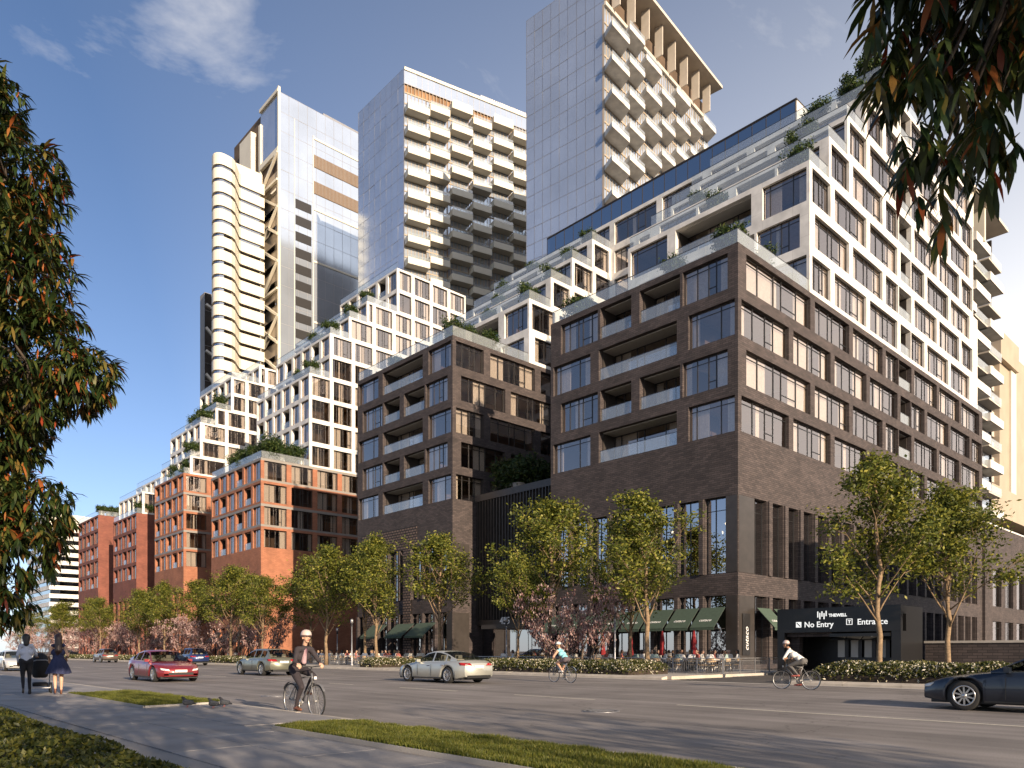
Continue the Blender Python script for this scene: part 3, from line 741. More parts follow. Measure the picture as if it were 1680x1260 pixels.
def balcony_face(root, P, Q, z0, z1, pitch, cols, proj, stag, fascia, name='balcony', depth=.95, rail=True, skew=0.0):
    P, u, n, L = vframe(P, Q); w = L/cols; X = vmat(P, u, n)
    # recessed window wall with slats
    m = MB(); m.box(0, L, .35, .5, z0, z1); o = m.build('window_wall', 'interior_warm', root); o.matrix_local = X
    rows = int((z1-z0)/pitch)
    gl = MB().box(.1, w-.1, 0, .04, .1, pitch-.1).mesh('glass_panel', 'tower_glass')
    m = MB(); k = int(L/.9)
    for i in range(k+1): m.box(i*L/k-.06, i*L/k+.06, .02, .32, z0, z1)
    for r in range(rows*2+1): m.box(0, L, .0, .34, z0+r*pitch/2-.14, z0+r*pitch/2+.14)
    o = m.build('slat_screen', 'tan_panel', root); o.matrix_local = X
    for r in range(rows):
        for c in range(cols):
            o = meshobj('glass_panel', gl, root); o.matrix_local = X @ Matrix.Translation((c*w, .12, z0+r*pitch))
    shapes = {}
    for c in range(cols):
        ww = w*(.98 if c % 2 == 0 else .9); off = stag[c % len(stag)]*pitch
        key = round(ww, 2)
        if key not in shapes:
            mm = MB(); a = skew
            # floor tray with a solid parapet round it
            def tray(x0, x1, y0, y1, za, zb):
                mm.add([(x0, y1, za), (x1, y1, za), (x1+a, y0, za), (x0+a, y0, za), (x0, y1, zb), (x1, y1, zb), (x1+a, y0, zb), (x0+a, y0, zb)],
                       [(0, 1, 2, 3), (4, 7, 6, 5), (0, 4, 5, 1), (1, 5, 6, 2), (2, 6, 7, 3), (3, 7, 4, 0)])
            tray(0, ww, -proj, 0, 0, .22)
            mm.add([(a, -proj-.02, .2), (ww+a, -proj-.02, .2), (ww+a, -proj-.02, depth), (a, -proj-.02, depth), (a, -proj+.15, .2), (ww+a, -proj+.15, .2), (ww+a, -proj+.15, depth), (a, -proj+.15, depth)],
                   [(0, 1, 2, 3), (4, 7, 6, 5), (0, 3, 7, 4), (1, 5, 6, 2), (3, 2, 6, 7)])
            for xx in (0, ww-.15):
                mm.add([(xx, 0, .2), (xx+.15, 0, .2), (xx+.15+a, -proj+.14, .2), (xx+a, -proj+.14, .2), (xx, 0, depth), (xx+.15, 0, depth), (xx+.15+a, -proj+.14, depth), (xx+a, -proj+.14, depth)],
                       [(4, 5, 6, 7), (0, 4, 7, 3), (1, 2, 6, 5)])
            shapes[key] = mm.mesh('balcony', fascia)
            g = MB(); g.box(.06+a, ww-.06+a, -proj+.03, -proj+.06, depth, depth+.75); shapes[(key, 'r')] = g.mesh('glass_rail', 'rail_glass')
        for r in range(-1, rows+1):
            zz = z0+r*pitch+off
            if zz < z0 or zz > z1-pitch*.45: continue
            o = meshobj(name, shapes[key], root); o.matrix_local = X @ Matrix.Translation((c*w+.1, 0, zz))
            if rail:
                meshobj('glass_rail', shapes[(key, 'r')], o)
# tall glass tower with fanned balconies
T3 = empty('glass_tower', label='tallest glass tower with slanted white balconies and an overhanging roof canopy', cat='tower')
A3, B3 = (102.0, 105.75), (103.95, 87.75)
A3 = (102.0, 105.75)
uAB = Vector((B3[0]-A3[0], B3[1]-A3[1])); nb = Vector((-uAB.y, uAB.x)).normalized()
C3 = (B3[0]+nb.x*40.5, B3[1]+nb.y*40.5); D3 = (A3[0]+nb.x*40.5, A3[1]+nb.y*40.5)
prism(T3, 'core', [A3, B3, C3, D3], 0, 121.5, 'interior', 1.2)
curtain_wall(T3, A3, B3, 52, 124.4, 3.15, 9)
balcony_face(T3, B3, C3, 52, 117.5, 5.95, 7, 2.7, [0, .5, .15, .62, .2, .7, .3], 'white_panel', depth=.9, skew=-1.45)
def top_canopy():
    P, u, n, L = vframe(B3, C3); X = vmat(P, u, n); m = MB()
    m.box(0, L+.5, -3.3, 13, 123.9, 124.5); m.box(0, L, -.4, 0.2, 117.3, 118.0); o = m.build('roof_canopy', 'beige_panel', T3); o.matrix_local = X
    for k in range(8):
        f = MB(); f.box(2.4+k*L/8-.12, 2.4+k*L/8+.12, -1.9, -.2, 118.0, 123.9); o = f.build('roof_fin', 'beige_panel', T3); o.matrix_local = X
top_canopy()
# middle tower, obtuse corner
T2 = empty('balcony_tower', label='mid height glass tower with rows of staggered cream balconies', cat='tower')
A2, B2, C2 = (93.0, 159.8), (100.6, 145.35), (146.0, 128.5)
B2 = (100.64, 145.35); A2 = (100.64, 165.4); C2 = (153.0, 121.2)
import_dir = Vector((math.sin(R(42.86+61.0)), math.cos(R(42.86+61.0))))
C2 = (B2[0]+import_dir.x*39.0, B2[1]+import_dir.y*39.0)
D2 = (C2[0]+6, C2[1]+26)
prism(T2, 'core', [A2, B2, C2, D2], 0, 136.0, 'interior', 1.4)
curtain_wall(T2, A2, B2, 55, 137, 3.6, 8)
balcony_face(T2, B2, C2, 55, 133.6, 5.1, 7, 2.3, [0, .3, .78, .42, .86, .55, .2], 'cream_panel', depth=1.5, rail=True)
def cap2():
    P, u, n, L = vframe(B2, C2); X = vmat(P, u, n); m = MB(); m.box(0, L, -.25, .3, 136.6, 137.3)
    o = m.build('parapet', 'cream_panel', T2); o.matrix_local = X
    curtain_wall(T2, B2, C2, 133.6, 136.6, 3.0, 26)
    m = MB()
    for k in range(26): m.box(L*.55+k*.6, L*.55+k*.6+.42, 3, 3.2, 137, 140.4)
    m.box(L*.55-.1, L*.55+15.7, 3.2, 12, 137, 140.2); o = m.build('roof_plant_screen', 'white_panel', T2); o.matrix_local = X
cap2()
# office tower with diagonal bracing
T1 = empty('office_tower', label='bluish glass office tower with diagonal bracing on its narrow side', cat='tower')
x0, x1, yA, yB, zt = 95.0, 132.0, 198.0, 209.8, 158.0
MB().box(x0+.6, x1, yA+.6, yB+20, 0, zt-.5).build('core', 'interior', T1)
curtain_wall(T1, (x0+.2, yA), (x1, yA), 50, zt-.5, 5.4, 13, 'tower_glass', .003)
m = MB()
for (za, zb) in ((141.0, 144.6), (133.4, 137.0)): m.box(x0+10.6, x1, yA-.18, yA-.05, za, zb)
m.build('louvre_band', 'louvre', T1)
m = MB()
for k in range(60): m.box(x0+11+k*.45, x0+11.12+k*.45, yA-.26, yA-.18, 133.5, 136.9); m.box(x0+11+k*.45, x0+11.12+k*.45, yA-.26, yA-.18, 141.1, 144.5)
tag(m.build('louvre_blades', 'grey_panel', T1), kind='stuff')
m = MB()
for z in (149.0, 128.6, 113.5, 96.0): m.box(x0+10.6, x1, yA-.22, yA-.02, z, z+.55)
m.box(x0+10.4, x0+10.65, yA-.2, yA, 50, 150); m.box(x0+4.6, x0+4.75, yA-.16, yA, 60, 152)
m.build('bright_trim', 'cream_panel', T1)
m = MB()
for k in range(16): m.box(x0+5.0, x0+9.9, yA-.12, yA-.05, 58+k*4.6, 60.6+k*4.6)
m.build('window_stack', 'frame_dark', T1)
m = MB(); m.box(x0-.3, x0+.35, yA-.3, yA+.35, 40, zt+.8); m.box(x0-.3, x0+.35, yB-.6, yB+.6, 40, zt-4); m.box(x0-.4, x0+.4, yA, yB, zt-.6, zt+.3); m.box(x0-.4, x0+.4, yA, yB, zt-17.5, zt-16)
m.build('corner_mast', 'cream_panel', T1)
MB().box(x0+.1, x0+.2, yA+.4, yB, zt-16, zt-.8).build('high_window', 'tower_glass', T1)
MB().box(x0+.15, x0+.55, yA+.4, yB, 40, zt-22).build('side_wall', 'tan_panel', T1)
for k in range(8):
    za = zt-17.5-k*15.2
    for a, b in (((yA, za), (yB, za-7.6)), ((yB, za-7.6), (yA, za-15.2)), ((yB, za), (yA, za-7.6)) if k % 2 else ((yB, za-7.6), (yA, za-7.6))):
        MB().bar((x0-.35, a[0], a[1]), (x0-.35, b[0], b[1]), .32).build('brace', 'cream_panel', T1)
for k in range(14):
    MB().box(x0-.08, x0+.02, yA+1.5, yB-1.5, 62+k*5.2, 63.6+k*5.2).build('side_window', 'dark_glass', T1)
MB().box(94.0, 97.0, 214, 222, 60, 154).build('service_shaft', 'cream_panel', T1)
MB().box(x0+14, x1, yA+.5, yA+1.0, zt-.5, zt+.5).build('roof_edge', 'metal_grey', T1)
# cream tower of wavy ribbons
TW = empty('ribbon_tower', label='cream tower of curved solid bands and dark ribbon windows', cat='tower')
def wavy(off=0):
    pts = [(93.2, 203.5), (86.4, 203.5), (85.5, 203.0), (82.6, 198.9), (81.6, 198.2), (79.6, 198.0)]
    arc = [(79.6+1.8*math.cos(a), 199.8+1.8*math.sin(a)) for a in np.linspace(-math.pi/2, -math.pi, 6)]
    pts = pts+arc[1:]+[(78.0, 201.2), (83.8, 216)]
    return pts
WP = wavy(); fhw = 3.62; zt = 133.0; nfl = 22
def ribbon(name, z0, z1, out, mat):
    m = MB(); pp = []
    for i, p in enumerate(WP):
        a = Vector(WP[max(i-1, 0)]); b = Vector(WP[min(i+1, len(WP)-1)]); d = (b-a).normalized(); n_ = Vector((d.y, -d.x)); n_ = -n_ if n_.y > 0 and abs(n_.y) > .5 or n_.x > .5 else n_
        pp.append(Vector(p)+n_*out)
    k = len(pp); pp2 = [Vector((93.2, 216))]
    ring = pp+pp2; k = len(ring)
    m.add([(p.x, p.y, z0) for p in ring]+[(p.x, p.y, z1) for p in ring], [(i, (i+1) % k, k+(i+1) % k, k+i) for i in range(k)]+[tuple(range(k-1, -1, -1)), tuple(range(k, 2*k))])
    o = m.build(name, mat, TW); fix_normals(o.data); return o
for i in range(nfl):
    z = zt-3.0-i*fhw
    ribbon('solid_band', z, z+(3.0 if i == 0 else 2.72), .35, 'cream_panel'); ribbon('ribbon_window', z-.9, z, .0, 'dark_glass')
ribbon('lower_shaft', 0, zt-3-(nfl-1)*fhw-.9, .3, 'cream_panel'); ribbon('interior_wall', 40, zt-1, -.5, 'interior')
m = MB(); m.box(84, 93.5, 206, 215, zt, zt+4.5); m.build('roof_house', 'cream_panel', TW)
# dark slim tower behind
TD = empty('slim_tower', label='slim dark glazed tower half hidden behind the cream ribbon tower', cat='tower')
MB().box(98.6, 108, 262.2, 266, 0, 125).build('shaft', 'grey_panel', TD)
curtain_wall(TD, (98.6, 262), (108, 262), 40, 125, 6, 4, 'blue_glass')
for k in range(9):
    za = 121-k*8; MB().bar((99, 261.7, za), (107.5, 261.7, za-8 if k % 2 else za-4), .35).build('brace', 'white_panel', TD)
# far striped block at the end of the street
TS = empty('striped_block', label='distant white office block with horizontal stripes at the end of the street', cat='building')
MB().box(66, 100, 330, 370, 0, 50).build('body', 'blue_glass', TS)
for k in range(15):
    MB().box(65.6, 101, 329.6, 370, 2.5+k*3.2, 4.1+k*3.2).build('white_band', 'white_panel', TS)
MB().box(65.5, 101, 329.5, 370, 49.5, 54).build('parapet', 'cream_panel', TS)
# balcony tower behind the right-hand end
T4 = empty('balcony_tower', label='tower with alternating pale balconies and a roof canopy past the end of the corner building', cat='tower')
MB().box(103.5, 121.5, 32.2, 56, 0, 58).build('core', 'grey_panel', T4)
curtain_wall(T4, (103.5, 32), (121.8, 32), 16, 57.5, 3.2, 6, 'blue_glass')
for k in range(13):
    z = 16.5+k*3.15
    for j in range(3):
        if (j+k) % 2:
            bb = MB(); bb.box(103.5+j*6, 109.5+j*6, 30.3, 32, z, z+.25); bb.box(103.5+j*6, 109.5+j*6, 30.2, 30.35, z, z+1.1); bb.box(103.4+j*6, 103.5+j*6, 30.2, 32, z, z+1.1); bb.build('balcony', 'white_panel', T4)
        else:
            bb = MB(); bb.box(104.1+j*6, 109.9+j*6, 30.6, 32, z, z+.22); o = bb.build('balcony', 'beige_panel', T4)
            MB().box(104.1+j*6, 109.9+j*6, 30.55, 30.6, z+.22, z+1.2).build('glass_rail', 'rail_glass', o)
m = MB(); m.box(103, 121.3, 29.6, 56, 59.4, 59.8); m.build('roof_canopy', 'beige_panel', T4)
m = MB(); m.box(112, 112.5, 30, 32, 55, 59.4); m.box(107, 107.4, 30, 32, 55, 59.4); m.build('roof_fin', 'cream_panel', T4)
m = MB(); m.box(121.8, 122.1, 31.8, 56, 16, 59.4); m.build('end_frame', 'bronze', T4)
# tan tower and its bridge-like lower block
TB = empty('tan_tower', label='plain tan tower with a bright vertical strip beyond the balcony tower', cat='tower')
MB().box(182, 245, 46, 80, 0, 66.0).build('body', 'tan_panel', TB)
MB().box(189, 193, 45.6, 46, 0, 62).build('bright_strip', 'cream_panel', TB); MB().box(179, 192.5, 45, 60, 62, 67.5).build('roof_block', 'tan_panel', TB)
for k in range(18):
    MB().box(176, 182, 47, 70, 8+k*3.2, 10+k*3.2).build('balcony_slab', 'beige_panel', TB); MB().box(177, 182, 47.5, 70, 10+k*3.2, 11.2+k*3.2).build('window_band', 'dark_glass', TB)
BR = empty('tan_podium', label='long tan overhanging block above the low brick wing', cat='building')
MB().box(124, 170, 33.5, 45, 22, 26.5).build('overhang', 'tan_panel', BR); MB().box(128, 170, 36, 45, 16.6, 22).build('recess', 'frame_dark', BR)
# brick block across the side street (shades the parking entrance)
OB = Bld('brick_block', 'plain low brick block across the side street', (0, 0, 0), ['dark_brick'])
for z0 in (0.05, 5.1, 10.2): floor(OB, z0, z0+5.05, 51.5, 82, -30, 8, 'dark_brick', grid_ops(-30, 8, 4, 1.4), grid_ops(51.8, 82, 4, 1.4), .8, 1.1, split=False, curtain=False)
OB.m('dark_brick').box(51.95, 82, -29.5, 7.9, 15.0, 15.4)
OB.finish()
# ================================================================ trees, shrubs, flower beds
def quad_leaves(C, D, U, L, W):          # centre, length axis, side axis, half sizes -> rhombic leaves
    V = np.empty((len(C), 4, 3)); V[:, 0] = C-D*L[:, None]; V[:, 1] = C+U*W[:, None]-D*(L*.1)[:, None]; V[:, 2] = C+D*L[:, None]; V[:, 3] = C-U*W[:, None]-D*(L*.1)[:, None]
    return V
def rand_frames(r, n, down=0.0):
    D = r.normal(size=(n, 3)); D[:, 2] -= down; D /= np.linalg.norm(D, axis=1)[:, None]
    U = np.cross(D, r.normal(size=(n, 3))); U /= np.linalg.norm(U, axis=1)[:, None]; return D, U
def poly_mesh(name, V, mat):
    o = tri_obj(name, V, mat); me = o.data; bpy.data.objects.remove(o); return me
def street_tree_meshes(seed, H=10.6, nleaf=10500):
    r = random.Random(seed); m = MB(); pts = []; wts = []
    th = 2.5+r.uniform(-.2, .3); lead = [Vector((0, 0, -.1))]; rad = [.125]
    for k in range(1, 11):
        f = k/10; lead.append(Vector((r.uniform(-.05, .05)*(.4+f*3), r.uniform(-.05, .05)*(.4+f*3), H*.93*f))); rad.append(.10*(1-f)**.8+.012)
    m.tube(lead, rad, 7)
    def at(z):
        f = z/(H*.93)*10; i = min(int(f), 9); return lead[i].lerp(lead[i+1], f-i)
    nl = 19
    for i in range(nl):
        f = i/(nl-1); z = th*.92+(H*.86-th)*f**1.05; az = i*2.4+r.uniform(-.35, .35)
        # longest branches low down, crown narrows upwards
        ln = (3.9*(1-f)**.75+.7)*r.uniform(.72, 1.15)*(.92 if f < .12 else 1); el = R(50+22*f+r.uniform(-8, 8)+(9 if f < .12 else 0))
        p = at(z); d = Vector((math.cos(az)*math.cos(el), math.sin(az)*math.cos(el), math.sin(el)))
        P = [p]; rr = [.036*(1-f*.6)+.007]; q = p.copy()
        for k in range(1, 6):
            d = (d+Vector((r.uniform(-.12, .12), r.uniform(-.12, .12), .03))).normalized(); q = q+d*ln/5; P.append(q.copy()); rr.append(rr[0]*(1-k/5.6))
        m.tube(P, rr, 5)
        for k in range(5 if f < .8 else 3):
            s = r.uniform(.3, 1.0)*5; j = min(int(s), 4); b = P[j].lerp(P[j+1], s-j); a2 = r.uniform(0, 6.28)
            dd = (d+Vector((math.cos(a2), math.sin(a2), r.uniform(-.35, .5)))*.95).normalized(); l2 = ln*r.uniform(.22, .42)
            e = b+dd*l2; mid = b.lerp(e, .5)+Vector((0, 0, r.uniform(-.08, .1)))
            m.tube([b, mid, e], [.016, .011, .005], 4, cap=False)
            for t in (.45, .7, .9, 1.05): pts.append(b+dd*l2*t); wts.append(1)
        for t in (3.2, 4.2, 5.0):
            j = min(int(t), 4); pts.append(P[j].lerp(P[j+1], t-j)); wts.append(.8)
    for k in range(7, 11): pts.append(lead[k]); wts.append(1.2)
    rn = np.random.RandomState(seed); A = np.array([tuple(p) for p in pts]); w = np.array(wts)*rn.uniform(.05, 1.0, len(wts))**1.6; idx = rn.choice(len(A), nleaf, p=w/w.sum())
    C = A[idx]+rn.normal(size=(nleaf, 3))*np.array([.23, .23, .19]); D, U = rand_frames(rn, nleaf, .5)
    V = quad_leaves(C, D, U, rn.uniform(.06, .115, nleaf), rn.uniform(.032, .058, nleaf))
    return m.mesh('trunk', 'bark'), poly_mesh('crown', V, 'leaf_street')
ST = [street_tree_meshes(s, 10.6, n) for s, n in ((21, 10500), (22, 9000), (23, 11500), (24, 9500), (25, 8200), (26, 10500))]
rtree = random.Random(77)
def street_tree(i, x, y, h, label, group):
    t = empty('street_tree', (x, y, .15), rtree.uniform(0, 6.28), label, 'tree', group); w_ = rtree.uniform(1.16, 1.42); t.rotation_euler = (rtree.uniform(-.03, .03), rtree.uniform(-.03, .03), rtree.uniform(0, 6.28)); tr, cr = ST[(i*5+i//6) % 6]; s = h/10.6
    meshobj('trunk', tr, t, sc=(s*w_, s*w_, s)); meshobj('crown', cr, t, sc=(s*w_, s*w_, s))
LB = 'young street tree with yellow green leaves rising from the flower bed by the far kerb'
def tree_label(x, y):
    if y < 31: return 'young street tree rising behind the long flower bed beside the closed red parasols', None
    if y < 40: return 'tallest street tree, standing behind the crooked magnolias', None
    if y < 50: return 'street tree in front of the plain green awnings behind the silver car', None
    if y < 66: return 'street tree beside the crowded terrace with the two slim lamp posts', 'trees by the crowded terrace'
    if y < 95: return 'street tree between the crowded terrace and the orange brick grid building', 'trees before the orange grid building'
    if y < 135: return 'street tree in front of the orange brick grid building', 'trees along the orange grid building'
    return 'small looking street tree far along the road before the red brick buildings', 'trees far along the road'
LP = None
for i, (x, y, h, lab) in enumerate([(33.5, 12.9, 10.3, 'young street tree standing in the flower bed in front of the parking entrance sign'), (38, 11.6, 9.5, 'young street tree in front of the low brick wall beside the parking entrance'),
        (33.5, 25.1, 10.6, 'street tree in the long flower bed in front of the last green awnings'), (37.6, 29.6, 9.6, LP), (38, 37.1, 12.6, LP), (33.5, 35.5, 8.0, 'shorter street tree in the long flower bed in front of the bronze finned lobby'), (36, 47.1, 11.2, LP), (33.5, 52.3, 11.4, LP), (38, 61.2, 11.8, LP), (33.5, 60.5, 11.4, LP),
        (38, 71.8, 11.8, LP), (33.5, 81.5, 11.2, LP), (33.5, 73.5, 9.4, LP), (38, 90, 11.4, LP), (33.5, 102.7, 11.0, LP), (36, 98, 11, LP), (33.5, 113, 10.5, LP), (37, 122, 11, LP), (33.5, 133, 10.5, LP), (36, 146, 11, LP), (33.5, 158, 11, LP), (36, 172, 11, LP), (34, 190, 11, LP), (36, 210, 11, LP), (34, 232, 11, LP), (36, 260, 11, LP)]):
    lab, grp = tree_label(x, y) if lab is None else (lab, None)
    street_tree(i, x, y, h, lab, grp)
# magnolias: many crooked stems, pink upright blossoms
def magnolia_meshes(seed, nb=2300):
    r = random.Random(seed); m = MB(); tips = []
    for s in range(7):
        az = s*.9+r.uniform(-.3, .3); q = Vector((r.uniform(-.2, .2), r.uniform(-.2, .2), -.05)); d = Vector((math.cos(az)*.75, math.sin(az)*.75, .8)).normalized(); P = [q.copy()]; rr = [.055]
        for k in range(1, 10):
            d = (d+Vector((r.uniform(-.5, .5), r.uniform(-.5, .5), r.uniform(-.1, .42)))).normalized(); q = q+d*.60; P.append(q.copy()); rr.append(.055*(1-k/10.5)+.004)
            if k > 2:
                for b in range(3):
                    a2 = r.uniform(0, 6.28); dd = (d*.5+Vector((math.cos(a2), math.sin(a2), r.uniform(0, .9)))).normalized(); e = q+dd*r.uniform(.5, 1.2); mid = q.lerp(e, .5)+Vector((r.uniform(-.12, .12), r.uniform(-.12, .12), 0))
                    m.tube([q, mid, e], [.016, .011, .006], 4, cap=False); tips += [e, mid, q.lerp(e, .75)]
        m.tube(P, rr, 6)
    rn = np.random.RandomState(seed); A = np.array([tuple(t) for t in tips]); C = A[rn.randint(len(A), size=nb)]+rn.normal(size=(nb, 3))*.13
    D = rn.normal(size=(nb, 3))*.28; D[:, 2] += 1; D /= np.linalg.norm(D, axis=1)[:, None]; U = np.cross(D, rn.normal(size=(nb, 3))); U /= np.linalg.norm(U, axis=1)[:, None]
    L = rn.uniform(.06, .12, nb); V1 = quad_leaves(C, D, U, L, L*.42); U2 = np.cross(D, U); V2 = quad_leaves(C, D, U2, L, L*.42)
    return m.mesh('stems', 'twig_grey'), poly_mesh('blossom', np.concatenate([V1, V2]), 'petal')
MG = [magnolia_meshes(s) for s in (5, 6, 7)]
for i, (x, y, s) in enumerate([(34.6, 30.8, 1.0), (35.6, 34.2, .95), (36.5, 79, 1.1), (36, 84, 1.15), (36.5, 93.5, 1.05), (35, 97, 1.1), (36, 106, 1.1), (36, 116, 1.1), (36.5, 127, 1.1), (35.5, 138, 1.15), (36, 152, 1.15), (36, 166, 1.2), (35, 182, 1.2), (35, 200, 1.2)]):
    lab = 'spreading magnolia bush with pink upright blossoms between the green trees' if i > 1 else 'crooked magnolia with pale pink blossoms beside the green awnings of the corner restaurant'
    t = empty('magnolia', (x, y, .15), rtree.uniform(0, 6.28), lab, 'magnolia', 'magnolias in the street planting' if i > 1 else 'magnolias by the restaurant'); a, b = MG[i % 3]
    meshobj('stems', a, t, sc=s); meshobj('blossom', b, t, sc=s)
# flower beds behind the far kerb
def bed(x0, x1, y0, y1, zb, zt, n, label, mat='leaf_bed', seed=1, size=.05, soil='soil', name='flower_bed', cat='flower bed'):
    r = np.random.RandomState(seed)
    x = r.uniform(x0, x1, n); y = r.uniform(y0, y1, n)
    e = np.minimum(np.minimum(x-x0, x1-x), np.minimum(y-y0, y1-y)); prof = np.clip(e/.35, 0, 1)**.5
    lump = .5+.25*np.sin(x*2.1+seed)*np.sin(y*1.3)+.25*np.sin(y*3.7+x*1.1)
    top = zb+(zt-zb)*(.35+.65*prof*(.55+.45*lump)); z = zb+(top-zb)*(1-r.rand(n)**2.2*.9)
    D, U = rand_frames(r, n, -.5); V = quad_leaves(np.stack([x, y, z], 1), D, U, r.uniform(.7, 1.5, n)*size, r.uniform(.4, .8, n)*size)
    o = tri_obj(name, V, mat); tag(o, label, cat, kind='stuff')
    m = MB(); m.box(x0+.08, x1-.08, y0+.08, y1-.08, zb-.12, zb+(zt-zb)*.3); m.build('soil', soil, o)
bed(30.6, 34.8, 3.0, 14.6, .15, 1.0, 26000, 'low flowering hedge with pale blossoms in front of the parking entrance', seed=2, size=.06)
bed(30.6, 34.2, 24.2, 44.5, .15, .95, 38000, 'long low flowering hedge between the kerb and the corner restaurant terrace', seed=3, size=.06)
bed(30.8, 34.5, 48.5, 50.6, .15, .95, 5000, 'small clump of flowering hedge beside the silver car', seed=4, size=.06)
bed(30.8, 33.5, 68, 84, .15, .9, 16000, 'flowering hedge along the kerb behind the olive estate car', seed=5, size=.07)
bed(30.8, 33.5, 90, 150, .15, .85, 26000, 'distant low hedge running along the far kerb', seed=6, size=.10)
bed(-2.5, 2.42, 3.2, 21, .09, .56, 120000, 'low dark green hedge beside the near pavement', 'leaf_hedge', 7, .026, name='hedge', cat='hedge')
# round terrace shrubs in pots
def shrub_mesh(seed, n=2800):
    r = np.random.RandomState(seed); A = r.normal(size=(26, 3))*np.array([.30, .30, .25]); C = A[r.randint(26, size=n)]+r.normal(size=(n, 3))*.15; C[:, 2] += .95; C[:, 2] = np.maximum(C[:, 2], .2)
    D, U = rand_frames(r, n, -.3); V = quad_leaves(C, D, U, r.uniform(.05, .11, n), r.uniform(.025, .05, n))
    return poly_mesh('foliage', V, 'leaf_shrub')
SH = [shrub_mesh(s) for s in (1, 2, 3)]
pot_me = MB().lathe([(.0, 0), (.22, 0), (.30, .42), (.27, .42), (.25, .36), (0, .36)], 14).mesh('planter', 'pot')
stem_me = MB().tube([(0, 0, .3), (.03, .02, .6), (0, 0, 1.0)], [.035, .03, .015], 6).mesh('stem', 'bark_dark')
def shrub(x, y, z, s, label, group):
    t = empty('potted_shrub', (x, y, z-.012), rtree.uniform(0, 6.28), label, 'shrub', group); t.scale = (s, s, s)
    meshobj('foliage', SH[rtree.randrange(3)], t); meshobj('planter', pot_me, t); meshobj('stem', stem_me, t)
Z = [29.5+3.45*k for k in range(8)]
for x, y, z, s in [(48.2, 28.9, 29.5, 1.5), (47.9, 33.5, 29.5, 1.2), (51.8, 28.5, 29.5, 1.2), (56, 28.4, 29.5, .9), (48.0, 43.5, 29.5, 1.4)]: shrub(x, y, z, s, 'potted shrub on the brick roof terrace of the corner building', 'shrubs on the corner brick terrace')
for x, y, z, s in [(58.4, 28.9, Z[3], 1.5), (58.4, 36.5, Z[3], 1.2), (61.8, 31, Z[4], 1.4), (61.7, 40.5, Z[4], 1.1), (65.3, 31.5, Z[5], 1.3), (68.8, 28.8, Z[6], 1.6), (68.8, 32.2, Z[6], 1.6), (72.3, 28.6, Z[7], 1.9), (72.4, 30.6, Z[7], 1.5), (74.2, 28.2, Z[7], 1.5)]: shrub(x, y, z, s, 'potted shrub behind the glass rail of a white terrace on the corner building', 'shrubs on the white corner terraces')
for x, y, z, s in [(47.9, 60.5, 32.8, 1.5), (49.5, 60.0, 32.8, 1.4), (52.2, 60.0, 32.8, 1.5), (48.0, 71, 32.8, 1.1), (58.3, 60.2, Z[3], 1.5), (58.5, 67, Z[3], 1.2), (61.7, 60.2, Z[4], 1.3), (61.8, 69, Z[4], 1.2), (65.2, 60.3, Z[5], 1.3), (65.3, 72, Z[5], 1.3), (68.6, 60.3, Z[6], 1.3), (68.7, 70, Z[6], 1.2)]: shrub(x, y, z, s, 'potted shrub on a terrace of the building next to the finned lobby', 'shrubs on the second building')
for x, y, z, s in [(48.5, 104, 28.9, 2.2), (50.2, 104.2, 28.9, 2.0), (52.2, 104, 28.9, 2.0), (47.8, 107, 28.9, 1.8), (47.8, 110.5, 28.9, 1.8), (47.8, 114, 28.9, 1.7), (55.2, 103.8, 42.8, 1.6), (55.2, 108, 42.8, 1.3), (58.6, 103.8, 49.7, 1.6), (58.6, 109, 49.7, 1.5), (61.8, 104, 53.2, 1.6), (61.9, 111, 53.2, 1.4), (65, 104, 56.6, 1.5)]: shrub(x, y, z, s, 'leafy planting on the terraces above the orange brick grid building', 'planting above the orange grid building')
for x, y, z, s in [(47.2, 134.2, 32.0, 1.5), (47.0, 139, 32.0, 1.4), (48.4, 134.3, 35.2, 1.8), (50.4, 134.2, 41.3, 1.8), (50.4, 138, 41.3, 1.6), (53.2, 134.3, 44.4, 1.7), (53.2, 139, 44.4, 1.6)]: shrub(x, y, z, s, 'leafy planting on the white terraces above the glazed corner bays', 'planting above the corner bay building')
for k in range(7): shrub(47.6+k*1.3, 187.2, 31.8, 1.6, 'row of planting on the roof edge of the farthest red brick building', 'planting on the farthest red roof')
for k in range(4): shrub(47.4+.9*k, 160, 28.6, 1.5, 'planting on the roof of the narrow red brick building', 'planting on the narrow red roof')
# court shrubs on the lobby roof
for k in range(7): shrub(51.2+1.9*(k % 4), 54.2+1.3*(k//4)+.3*(k % 2), 17.1, 2.2, 'dark shrub on the lobby roof in the shaded court', 'shrubs on the lobby roof')

